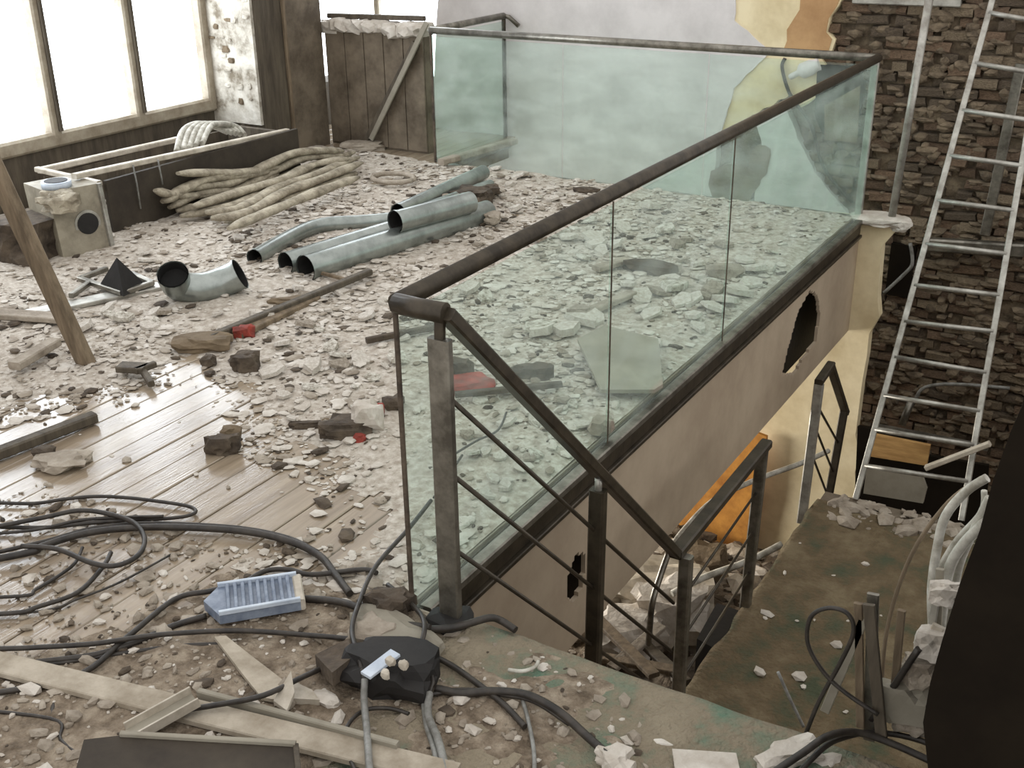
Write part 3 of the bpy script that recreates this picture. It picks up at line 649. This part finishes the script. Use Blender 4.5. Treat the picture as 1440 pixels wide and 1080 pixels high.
for (u, v, sx, sy, sz, mm, nm, lb, ct_) in [
    (285, 482, .26, .14, .08, 'patch', 'wood_scrap', 'brown splintered scrap at the left end of the dark bar', 'scrap'),
    (343, 468, .1, .08, .09, 'red_bit', 'crushed_can', 'crushed orange red can beside the brown wood board', 'can'),
    (315, 487, .05, .05, .04, 'red_bit', 'red_scrap', 'small red scrap left of the orange red can', 'scrap'),
    (345, 510, .12, .1, .1, 'dark_bit', 'dark_lump', 'dark rounded lump below the orange red can', 'scrap'),
    (293, 507, .07, .07, .06, 'dark_bit', 'dark_lump', 'small dark lump left of the larger dark lump', 'scrap'),
    (410, 425, .24, .08, .06, 'patch', 'wood_scrap', 'orange brown wood fragment at the right end of the brown board', 'scrap'),
    (487, 602, .2, .12, .09, 'dark_bit', 'brick_fragment', 'dark red brown brick fragment in the scraps left of the post', 'brick'),
    (517, 590, .12, .1, .16, 'plaster_bit', 'crumpled_paper', 'crumpled white paper standing beside the brick fragment', 'paper'),
    (506, 617, .05, .05, .05, 'red_bit', 'red_scrap', 'bright red scrap below the crumpled white paper', 'scrap'),
    (530, 578, .06, .05, .07, 'red_bit', 'red_scrap', 'brown red scrap right of the crumpled white paper', 'scrap'),
    (553, 566, .09, .08, .07, 'dark_bit', 'dark_lump', 'dark lump behind the thin strip at the near glass edge', 'scrap'),
    (435, 598, .16, .03, .04, 'dark_bit', 'dark_scrap', 'thin curved dark scrap left of the brick fragment', 'scrap'),
    (462, 596, .05, .05, .05, 'patch', 'dark_scrap', 'small brown scrap between the curved scrap and the brick fragment', 'scrap'),
    (645, 522, .13, .1, .12, 'dark_bit', 'dark_lump', 'black lump on the red rag right of the near post', 'scrap'),
    (655, 542, .24, .14, .08, 'red_bit', 'red_rag', 'dull red rag in the rubble right of the near post', 'rag'),
    (750, 525, .17, .1, .09, 'dark_bit', 'brick_fragment', 'dark block on the thin stick behind the sloping handrail', 'brick'),
    (313, 625, .13, .07, .09, 'dark_bit', 'dark_lump', 'dark green black scrap on the bare boards', 'scrap'),
    (325, 608, .08, .06, .06, 'patch', 'wood_scrap', 'brown chip behind the green black scrap on the bare boards', 'scrap'),
    (62, 637, .08, .06, .06, 'dark_bit', 'dark_scrap', 'dark scrap on the bare boards by the left frame edge', 'scrap'),
    (85, 650, .2, .14, .05, 'grey_bit', 'grey_lump', 'grey dusty lump on the boards at the left frame edge', 'scrap'),
    (510, 205, .35, .16, .08, 'grey_bit', 'grey_lump', 'grey flattened lump right of the fabric pile', 'scrap')]:
    MB().rock(P(u, v, sz*.4), sx, sy, sz, int(u*7+v), .6, 2 if sx > .1 else 1, .3).build(nm, M[mm], label=lb, cat=ct_)
MB().bar(P(640, 555, .06), P(790, 540, .06), .03, .025).build('lath', M['dark_bit'], label='thin dark stick in the rubble under the sloping handrail', cat='stick')
bo = thing('branch_scrap', 'forked dark splinter of wood on the rubble below the leaning prop', 'scrap', P(195, 520, 0))
MB().bar(P(168, 516, .05), P(205, 518, .05), .08, .03).build('limb', M['dark_wood'], bo); MB().bar(P(190, 522, .05), P(218, 512, .05), .03, .03).build('limb', M['dark_wood'], bo); MB().bar(P(200, 520, .04), P(213, 540, .03), .03, .03).build('limb', M['dark_wood'], bo)
MB().bar(P(-30, 648, .03), P(133, 586, .03), .055, .045).build('dark_bar', M['dark_wood'], label='short dark wooden bar on the bare boards at the left', cat='bar')
MB().bar(P(20, 515, .06), P(78, 480, .07), .07, .04).build('broken_strip', M['grey_bit'], label='pale broken strip left of the leaning prop foot', cat='strip')
ri = MB(); cc = P(553, 250, .05); ri.tube([cc+Vector((cos(a)*.17, sin(a)*.14, 0)) for a in [2*pi*i/20 for i in range(21)]], .02, 8); ri.build('metal_ring', M['grey_bit'], label='round grey ring lying on the rubble behind the pipes', cat='ring')
MB().bar(P(620, 228, .06), P(724, 198, .06), .07, .05).build('timber', M['grey_bit'], label='grey timber lying along the short glass return', cat='timber')
MB().bar(PY(522, 196, 5.42), PY(600, 32, 5.42), .045, .02, (0, 1, 0)).build('leaning_strip', M['greyboard'], label='pale strip leaning against the brown boarded wall', cat='strip')
MB().bar(PY(516, 196, 5.45), PY(584, 60, 5.45), .05, .03, (0, 1, 0)).build('leaning_strip', M['dark_wood'], label='dark batten leaning beside the pale strip on the boarded wall', cat='strip')

# ------------------------------------------------------------------ back wall items, ladder
MB().tube([PY(1310, -20, 5.36), PY(1253, 312, 5.34)], .026, 10).build('scaffold_tube', M['alu'], label='upright silver scaffold tube left of the ladder', cat='tube')
MB().bar(PY(1200, -2, BY-.08), PY(1352, 3, BY-.08), .05, .07).build('wall_bar', M['alu'], label='grey horizontal bar fixed high on the brick wall', cat='bar')
MB().tube(smooth([PY(1104, 82, BY-.1), PY(1100, 96, BY-.12), PY(1112, 135, BY-.12), PY(1140, 175, BY-.12), PY(1156, 230, BY-.1), PY(1180, 265, BY-.1), PY(1200, 285, BY-.1)], 6), .014, 8).build('wall_cable', M['cable'], label='dark cable hanging down the plaster behind the far glass', cat='cable')
MB().tube(smooth([PY(1112, 108, BY-.14), PY(1128, 100, BY-.16), PY(1152, 90, BY-.14)], 4), [.03]*4+[.075]*3+[.06]*2, 12, ell=.8).build('cloth_roll', M['white_wall'], label='pale rolled cloth bulge on the cream plaster under the far rail', cat='cloth')
ld = thing('ladder', 'tall aluminium ladder leaning on the brick wall from the lower landing', 'ladder', (.8, 3.95, LZ))
lf0, rf0 = P(1203, 702, LZ), P(1352, 732, LZ); lt, rt = PY(1401, -20, 5.75), PY(1480, -20, 5.75)
MB().bar(lf0, lt, .036, .024, (0, 1, 0)).build('rail', M['alu'], ld); MB().bar(rf0, rt, .036, .024, (0, 1, 0)).build('rail', M['alu'], ld)
def on(a, b, v):
    lo, hi = 0., 1.
    for _ in range(30):
        t = (lo+hi)/2; p = a.lerp(b, t); d = p-CAM; y = 540-FPX*d.dot(UPV)/d.dot(fwd)
        if y > v: lo = t
        else: hi = t
    return a.lerp(b, t)
for vl in (18, 89, 155, 219, 282, 343, 401, 452, 502, 556, 604, 655):
    vr = vl+14 if vl < 500 else vl+22
    MB().tube([on(lf0, lt, vl), on(rf0, rt, vr)], .016, 8).build('rung', M['alu'], ld)
MB().bar(PY(1436, 90, 6.35), PY(1385, 330, 6.35), .07, .04, (0, 1, 0)).build('wall_strut', M['steel'], label='second grey upright strut on the bricks behind the ladder', cat='strut')
MB().bar(PY(1300, 343, 6.4), PY(1440, 352, 6.4), .08, .1).build('wall_beam', M['steel'], label='grey horizontal beam on the brick wall behind the ladder rungs', cat='beam')
MB().box(tuple(PY(1246, 412, BY-.05))[0:1]+(BY-.09, PY(1246, 412, BY-.05).z), (PY(1290, 345, BY-.05).x, BY-.04, PY(1290, 345, BY-.05).z)).build('hollow_shade', M['darkpanel'], label='black block painting in a dark hollow in the bricks right of the cream wall stub', cat='box')  # black block in place of a shaded hollow in the bricks
MB().tube(smooth([PY(1280, 342, 6.3), PY(1283, 370, 6.3), PY(1272, 385, 6.3), PY(1243, 412, 6.3)], 5), .014, 7).build('wall_cable', M['grey_cable'], label='thin grey cable curling beside the hollow painted in black', cat='cable')
MB().tube(smooth([PY(1288, 560, 6.2), PY(1300, 545, 6.2), PY(1340, 540, 6.2), PY(1420, 546, 6.2)], 5), .014, 7).build('wall_cable', M['grey_cable'], label='grey cable arching across the bricks behind the lower ladder', cat='cable')
MB().tube([PY(1283, 560, 6.0), PY(1268, 598, 5.9)], .03, 8).build('pipe_stub', M['steel'], label='grey pipe stub behind the lower ladder rungs', cat='pipe')
MB().bar(PY(1232, 600, 5.0), PY(1390, 630, 5.0), .06, .03).build('shelf_bar', M['steel'], label='dark grey horizontal bar above the plywood panel', cat='bar')
py = 4.6
MB().prism([PY(u, v, py) for u, v in [(1228, 611), (1308, 627), (1303, 655), (1224, 642)]], (0, .03, 0)).build('plywood_strip', M['ply'], label='yellow plywood strip behind the foot of the ladder', cat='board')
MB().prism([PY(u, v, 4.3) for u, v in [(1219, 655), (1296, 668), (1303, 688), (1298, 708), (1214, 694)]], (0, .03, 0)).build('broken_board', M['greyboard'], label='grey board with a broken corner behind the foot of the ladder', cat='board')
MB().prism([PY(u, v, 4.75) for u, v in [(1298, 640), (1390, 655), (1385, 740), (1200, 740), (1206, 600), (1300, 615)]], (0, .03, 0)).build('void_shade', M['darkpanel'], label='black sheet painting in the dark void behind the plywood strip and grey board', cat='board')  # black sheet stands in for the shade of an open void
MB().bar(PY(1302, 658, 4.1), PY(1392, 624, 4.1), .045, .03).build('white_lath', M['white_paint'], label='bright white lath crossing behind the ladder foot', cat='lath')

# ------------------------------------------------------------------ things down in the stairwell
MB().tube(smooth([g(940, 775, -1.6), g(962, 745, -1.55), g(1003, 704, -1.5), g(1060, 676, -1.5), g(1125, 652, -1.5), g(1165, 634, -1.5)], 5), .018, 8).build('conduit', M['white_hose'], label='pale conduit running behind the landing railing', cat='conduit')
MB().tube(smooth([g(945, 835, -1.9), g(990, 812, -1.85), g(1050, 790, -1.8), g(1100, 765, -1.7)], 5), .022, 8).build('conduit', M['white_hose'], label='lower pale conduit lying on the stairwell debris', cat='conduit')
MB().tube(smooth([g(940, 778, -1.2), g(928, 812, -1.3), g(917, 850, -1.4), g(912, 905, -1.7)], 5), .018, 8).build('bent_pipe', M['steel'], label='thin bent grey pipe hanging left of the landing railing', cat='pipe')
for u, v, z, sx, sy, sz, mm, nm, lb in [(940, 862, -2.1, .46, .34, .4, 'plaster_bit', 'plaster_sack', 'bright white crumpled sack on the stairwell debris'), (905, 828, -2.2, .8, .4, .3, 'white_paint', 'plaster_lump', 'large pale plaster lump left of the white sack'),
        (897, 880, -2.1, .34, .26, .22, 'plaster_bit', 'plaster_lump', 'white plaster lump below the white sack'), (868, 895, -2.0, .34, .3, .2, 'plaster_bit', 'plaster_lump', 'white plaster lump against the second railing post'),
        (990, 790, -2.2, .3, .3, .2, 'patch', 'brick_lump', 'brown lump of masonry behind the first landing post')]:
    MB().rock(P(u, v, z), sx, sy, sz, u, .5, 2, .35).build(nm, M[mm], label=lb, cat='rubble')
MB().prism([g(u, v, -1.55) for u, v in [(1008, 848), (1038, 858), (1010, 915), (980, 898)]], (0, 0, -.3)).build('dark_crate', M['black'], label='dark box wedged beside the left edge of the landing carpet', cat='box')
for k, (a, b) in enumerate([((850, 925), (960, 945)), ((860, 940), (930, 880)), ((900, 900), (965, 960)), ((840, 870), (920, 950))]):
    MB().bar(g(*a, -1.9), g(*b, -1.85), .07, .03).build('broken_lath', M[['wood', 'grey_bit', 'dark_wood', 'wood'][k]], label=['broken yellowish lath', 'grey broken lath', 'dark broken lath', 'long broken brown lath'][k]+' tangled at the foot of the sloping railing', cat='lath')

# ------------------------------------------------------------------ foreground things
MB().bar(P(-80, 914, .03), P(640, 1092, .05), .085, .022).build('skirting_board', M['dusty_board'], label='long pale dusty skirting board lying diagonally across the foreground', cat='board')
MB().bar(P(560, 1050, .06), P(280, 975, .045), .02, .03).build('quadrant_strip', M['greyboard'], label='thin strip lying on top of the long skirting board', cat='strip')
chn = thing('metal_channel', 'short pale metal channel lying across the skirting board end', 'channel', P(225, 1010, 0))
a, b = P(182, 1036, .05), P(275, 984, .08); sd = (b-a).cross(Vector((0, 0, 1))).normalized()*.03
MB().bar(a, b, .06, .008).build('web', M['greyboard'], chn)
for s_ in (-1, 1): MB().bar(a+sd*s_+Vector((0, 0, .012)), b+sd*s_+Vector((0, 0, .012)), .006, .03).build('flange', M['white_paint'], chn)
slab_at([(302, 900), (318, 898), (352, 925), (395, 958), (412, 975), (396, 990), (368, 985), (340, 950)], .03, .012, M['dusty_board'], 'tapered_strip', 'tapered white board fragment below the blue plastic tray', 'board')
slab_at([(385, 990), (412, 968), (416, 990), (404, 1004)], .04, .012, M['white_paint'], 'tapered_strip', 'small white triangular shard on the skirting board', 'shard', [0, .05, .03, 0])
tray = thing('plastic_tray', 'blue grey ribbed plastic tray with one pointed end', 'tray', P(355, 850, 0))
poly = [P(u, v, .03) for u, v in [(288, 858), (308, 838), (418, 822), (424, 858), (310, 878)]]
MB().prism(poly, (0, 0, .035)).build('tray_body', M['bluetray'], tray)
for k in range(9):
    f = .12+k*.095; p0 = poly[1].lerp(poly[2], f); p1 = poly[4].lerp(poly[3], f)
    MB().bar(p0+Vector((0, 0, .04)), p1+Vector((0, 0, .04)), .012, .014).build('rib', M['bluetray'], tray)
for a, b in ((1, 2), (3, 4)): MB().bar(poly[a]+Vector((0, 0, .042)), poly[b]+Vector((0, 0, .042)), .012, .016).build('rim', M['paleblue'], tray)
MB().bar(poly[3]+Vector((0, 0, .02)), poly[2]+Vector((0, 0, .02)), .03, .04).build('end_cap', M['white_paint'], tray)
bxo = thing('metal_box', 'dark brown metal box with pale rim at the bottom left edge', 'box', P(270, 1110, 0))
bz = .22; cs = [P(u, v, bz) for u, v in [(118, 1040), (170, 1034), (416, 1048), (418, 1060), (430, 1180), (80, 1180)]]
MB().prism(cs, (0, 0, -bz+.01)).build('casing', M['ledge'], bxo)
MB().bar(cs[1]+Vector((0, 0, .005)), cs[2]+Vector((0, 0, .005)), .014, .012).build('rim', M['greyboard'], bxo)
MB().bar(cs[2], cs[4], .014, .012).build('rim', M['dark_wood'], bxo)
kb = thing('broken_junction_box', 'broken black plastic box with white flap amid the cables below the post', 'box', P(545, 950, 0))
MB().rock(P(548, 945, .05), .24, .17, .14, 345, .3, 2, .3).build('shell', M['black'], kb)
MB().bar(P(514, 950, .12), P(556, 918, .13), .04, .01).build('flap', M['paleblue'], kb)
for u, v in ((549, 930), (568, 935), (542, 948)): MB().rock(P(u, v, .15), .025, .02, .03, u, 0, 1, .2).build('terminal', M['white_paint'], kb)
MB().rock(P(545, 850, .05), .14, .1, .1, 245, .2, 2, .3).build('dark_lump', M['dark_bit'], label='dark brown lump behind the cables left of the near glass edge', cat='scrap')
MB().rock(P(555, 893, .03), .3, .12, .09, 246, -.1, 2, .2).build('stone', M['greyboard'], label='pale long stone lying under the cables at the near post', cat='stone')
MB().rock(P(525, 895, .03), .14, .12, .1, 247, .4, 2, .25).build('stone', M['grey_bit'], label='rounded brown grey stone beside the pale long stone', cat='stone')
slab_at([(445, 940), (492, 925), (500, 950), (470, 978)], .03, .05, M['dark_bit'], 'brick_fragment', 'triangular brown brick fragment left of the broken black box', 'brick', [.0, .02, .02, .03])
MB().rock(P(458, 985, .02), .09, .05, .04, 11, 0, 1, .3).build('stone', M['plaster_bit'], label='small white stone below the triangular brick fragment', cat='stone')
slab_at([(412, 990), (412, 965), (440, 978), (450, 992)], .02, .02, M['white_paint'], 'shard', 'white flat shard left of the small white stone', 'shard')
MB().rock(P(865, 1072, .03), .1, .07, .07, 12, 0, 2, .4).build('crumpled_paper', M['plaster_bit'], label='crumpled white paper at the end of the thick black cable', cat='paper')
slab_at([(945, 1056), (1035, 1062), (1040, 1085), (950, 1090)], .028, .008, M['plaster_bit'], 'white_sheet', 'flat pale sheet at the bottom edge beneath the green carpet', 'sheet')
MB().rock(P(1108, 1062, .03), .17, .07, .05, 14, .9, 2, .35).build('white_cloth', M['plaster_bit'], label='crumpled white cloth at the corner of the green carpet', cat='cloth')
MB().tube(smooth([P(715, 942, .03), P(735, 944, .035), P(752, 938, .03), P(757, 930, .03)], 4), .006, 6).build('wire_hook', M['white_hose'], label='short pale wire hook lying on the green carpet', cat='wire')

def cable(label, pts, r, m='cable', z=.02, name='cable', plane=None):
    if plane is None and pts[0][0] < 100: pts = [(-110, pts[0][1]+(pts[0][1]-pts[1][1])*.6)+tuple(pts[0][2:])]+list(pts)
    pp = []
    for i, q_ in enumerate(pts):
        if plane is not None: pp.append(PY(q_[0], q_[1], plane))
        else: pp.append(P(q_[0], q_[1], (q_[2] if len(q_) > 2 else z)))
    MB().tube(smooth(pp, 6), r, 8).build(name, M[m], label=label, cat='cable')
cable('thin black cable making a hairpin bend on the bare boards', [(-30, 706), (45, 708), (90, 702), (135, 698), (180, 700), (230, 706), (265, 712), (275, 720), (255, 727), (200, 731), (160, 730)], .007, z=.015)
cable('thick black cable sweeping right from the left edge towards the stones', [(-30, 790), (45, 776), (60, 768), (120, 750), (190, 742), (270, 742), (350, 748), (410, 762), (450, 782), (470, 806), (492, 835)], .013, z=.03)
cable('second black cable alongside the thick sweeping cable', [(-30, 782), (60, 762), (130, 743), (200, 736), (280, 738), (350, 744), (408, 757), (446, 776)], .008, z=.02)
cable('black cable forming the big round loop at the left', [(-30, 745), (60, 728), (110, 718), (150, 722), (188, 735), (203, 757), (195, 780), (165, 795), (130, 792), (80, 772), (30, 768)], .009, z=.045)
cable('black cable running under the top of the round loop', [(-30, 740), (60, 742), (120, 736), (180, 731), (215, 728)], .008, z=.02)
cable('grey brown cable below the round loop top', [(-30, 752), (50, 745), (110, 732), (160, 728), (230, 726)], .006, z=.03)
cable('short thin cable curving down from the round loop', [(30, 838), (50, 829), (85, 808), (106, 791), (116, 770)], .006, z=.015)
cable('thin cable curving up under the round loop from the left edge', [(20, 862), (54, 853), (109, 833), (144, 798), (156, 777)], .008, z=.02)
cable('thin brown cable slanting up across the bare boards', [(54, 860), (110, 842), (170, 818), (240, 780)], .004, z=.01)
cable('black cable winding up past the blue tray to the stones', [(95, 955), (175, 899), (245, 843), (297, 831), (342, 819), (373, 803), (405, 801), (439, 808), (509, 801), (530, 806)], .009, z=.03)
cable('black cable running into the left tip of the blue tray', [(20, 935), (57, 931), (134, 921), (196, 901), (244, 880), (290, 866)], .01, z=.02)
cable('black cable passing straight below the blue tray', [(10, 912), (57, 910), (134, 905), (220, 893), (330, 887), (430, 893), (500, 900), (560, 915)], .008, z=.045)
cable('thin black cable below the blue tray ending by the white shard', [(60, 935), (130, 925), (200, 915), (260, 908), (312, 906)], .007, z=.015)
cable('black cable crossing the skirting board to the broken black box', [(246, 1000, .06), (300, 992, .07), (370, 978, .08), (430, 950, .06), (470, 934, .04), (520, 926, .05)], .008)
cable('black cable curving down the left foreground', [(105, 945), (82, 975), (72, 1010), (74, 1030), (92, 1055), (120, 1075), (140, 1085)], .008, z=.02)
cable('black cable dipping under the skirting board left end', [(98, 948), (130, 980), (160, 1003), (185, 1008), (205, 1003)], .008, z=.02)
cable('thin cable hanging in a slack loop at the bottom left', [(70, 1010), (85, 1040), (110, 1062), (125, 1078)], .005, z=.03)
cable('black cable dropping from behind the glass edge to the broken box', [(606, 704, .04), (575, 743, .05), (528, 797, .06), (505, 848, .08), (495, 887, .09), (505, 926, .1), (513, 957, .08)], .008)
cable('thick black cable passing the foot of the near steel post', [(425, 842, .02), (470, 845, .03), (500, 853, .04), (540, 874, .04), (580, 884, .04), (625, 884, .05), (655, 878, .06), (688, 869, .06), (705, 873, .04), (725, 886, .03)], .012)
cable('second black cable twisted with the one at the post foot', [(505, 845, .03), (530, 862, .05), (565, 876, .05), (605, 882, .06)], .01)
cable('short black cable curving from the glass edge to the pale stone', [(545, 822, .05), (585, 856, .06), (597, 878, .09), (592, 905, .08), (582, 920, .05)], .008)
cable('black cable running diagonally over the carpet from the broken box', [(560, 913, .05), (593, 917, .04), (632, 934, .03), (679, 967, .03), (710, 992, .03), (738, 1022, .03)], .009)
cable('thick doubled black cable arching over the dirty carpet', [(612, 968, .03), (650, 975, .03), (690, 972, .04), (740, 977, .05), (785, 1000, .05), (825, 1035, .04), (862, 1068, .04)], .012)
cable('black cable beside the thick doubled cable', [(600, 978, .02), (650, 970, .03), (700, 976, .035), (750, 986, .04), (800, 1018, .035)], .007)
cable('thin black cable behind the broken box curving right', [(575, 915, .06), (595, 930, .05), (608, 955, .04), (604, 975, .03)], .007)
cable('grey hose running straight down from the broken black box', [(513, 955, .09), (512, 985, .06), (516, 1030, .07), (520, 1090, .07)], .01, 'grey_cable')
cable('grey double hose curving down to the bottom edge', [(604, 975, .05), (602, 1005, .04), (616, 1040, .05), (630, 1095, .05)], .011, 'grey_cable')
cable('grey hose beside the double hose at the bottom edge', [(596, 990, .03), (600, 1020, .03), (612, 1060, .04), (616, 1095, .04)], .008, 'grey_cable')
cable('black cable looping left below the broken box', [(575, 1004, .03), (545, 996, .03), (510, 1000, .04), (487, 1025, .05), (490, 1060, .05), (505, 1095, .05)], .006)
cable('thin pale wire lying down the carpet to the bottom edge', [(735, 985, .03), (742, 1010, .03), (750, 1050, .03), (752, 1090, .03)], .006, 'grey_cable')
cable('thin brown wire curling across the rubble at the near post', [(640, 638, .05), (670, 620, .05), (700, 605, .05), (712, 580, .05)], .005)
cable('thin black cable lying behind the near glass panel', [(610, 700, .04), (650, 640, .04)], .005)
cable('black cable standing up in a tall loop above the carpet corner', [(1122, 1062), (1150, 990), (1180, 935), (1200, 890), (1192, 863), (1165, 855), (1140, 868), (1136, 905), (1158, 945), (1190, 975), (1235, 1005)], .006, plane=.06)
cable('black cable arching along the bottom right corner', [(1090, 1085, .05), (1130, 1058, .08), (1165, 1035, .1), (1205, 1030, .08), (1260, 1048, .06), (1340, 1085, .04)], .01)
cable('second black cable along the bottom right corner', [(1120, 1090, .04), (1160, 1050, .07), (1190, 1036, .06), (1230, 1030, .05), (1290, 1040, .05), (1380, 1075, .04)], .008)
cable('black cable slanting up between the upright laths', [(1225, 1012), (1250, 975), (1292, 912)], .009, plane=.12)
cable('thin pale wire slanting over the landing carpet', [(1094, 945), (1112, 985), (1130, 1022)], .005, 'grey_cable', plane=.3)

# upright laths and hoses at the floor edge on the right
for k, (a, b, w_, mm, yy, lb) in enumerate([((1210, 1022), (1207, 848), .022, 'wood', .1, 'thin upright lath nearest the tall cable loop'), ((1222, 1040), (1228, 835), .03, 'steel', .12, 'tall grey upright lath right of the thin one'), ((1240, 1040), (1222, 850), .03, 'dark_wood', .08, 'dark upright batten behind the grey lath'),
                                          ((1160, 1000), (1214, 872), .025, 'greyboard', .1, 'pale lath leaning across the cable loop'), ((1255, 1000), (1268, 858), .02, 'wood', .14, 'slender brown upright lath in the right hand bundle'), ((1275, 960), (1320, 880), .03, 'white_paint', .16, 'pale split lath leaning right in the bundle'), ((1300, 955), (1318, 830), .018, 'alu', .18, 'thin metal rod standing at the right of the bundle'), ((1316, 950), (1322, 800), .02, 'greyboard', .2, 'grey rod standing beside the dark partition')]):
    MB().bar(PY(*a, yy), PY(*b, yy), w_, .012, (0, 1, 0)).build('upright_lath', M[mm], label=lb, cat='lath')
for k, (pp, r, lb) in enumerate([([(1388, 672), (1360, 690), (1330, 725), (1318, 770), (1310, 830), (1312, 900)], .012, 'outer pale hose arching up beside the dark partition'), ([(1385, 735), (1355, 765), (1335, 800), (1325, 860), (1318, 930)], .014, 'thick white hose beside the dark partition'),
                              ([(1392, 700), (1375, 735), (1350, 790), (1338, 850), (1325, 890)], .012, 'middle white hose beside the dark partition'), ([(1384, 690), (1380, 720), (1345, 760), (1320, 800)], .008, 'short white hose curling behind the dark partition'),
                              ([(1380, 672), (1335, 705), (1290, 765), (1262, 830), (1245, 900), (1238, 990)], .006, 'thin buff wire arching over the landing carpet')]):
    MB().tube(smooth([PY(u, v, .3+.03*k) for u, v in pp], 6), r, 8).build('hose', M['white_hose' if k < 4 else 'wood'], label=lb, cat='hose')
for k, (u, v, s_, mm) in enumerate([(1300, 945, .1, 'grey_bit'), (1318, 905, .09, 'plaster_bit'), (1332, 835, .07, 'plaster_bit'), (1275, 985, .13, 'greyboard'), (1290, 1010, .1, 'grey_bit')]):
    MB().rock(PY(u, v, .16), s_*1.1, s_*.6, s_, 70+k, .3, 2, .35).build('mortar_clump', M[mm], label=['grey mortar clump among the laths, second from bottom', 'pale mortar clump against the dark partition edge', 'small white clump caught high among the pale hoses', 'broad grey mortar wedge at the foot of the laths', 'grey lump lowest beside the dark partition'][k], cat='mortar')
# dark partition closing the view on the right
pp = [PY(u, v, -.5) for u, v in [(1446, 520), (1438, 570), (1420, 610), (1395, 680), (1378, 745), (1350, 820), (1325, 900), (1308, 960), (1298, 1016), (1306, 1090)]]
poly = pp+[Vector((1.66, -.5, .02)), Vector((2.5, -.5, .02)), Vector((2.5, -.5, 1.9)), Vector((1.72, -.5, 1.9))]
MB().prism(poly, (0, .7, 0)).build('dark_partition', M['darkpanel'], label='near black partition with a torn slanting edge at the right', cat='partition')
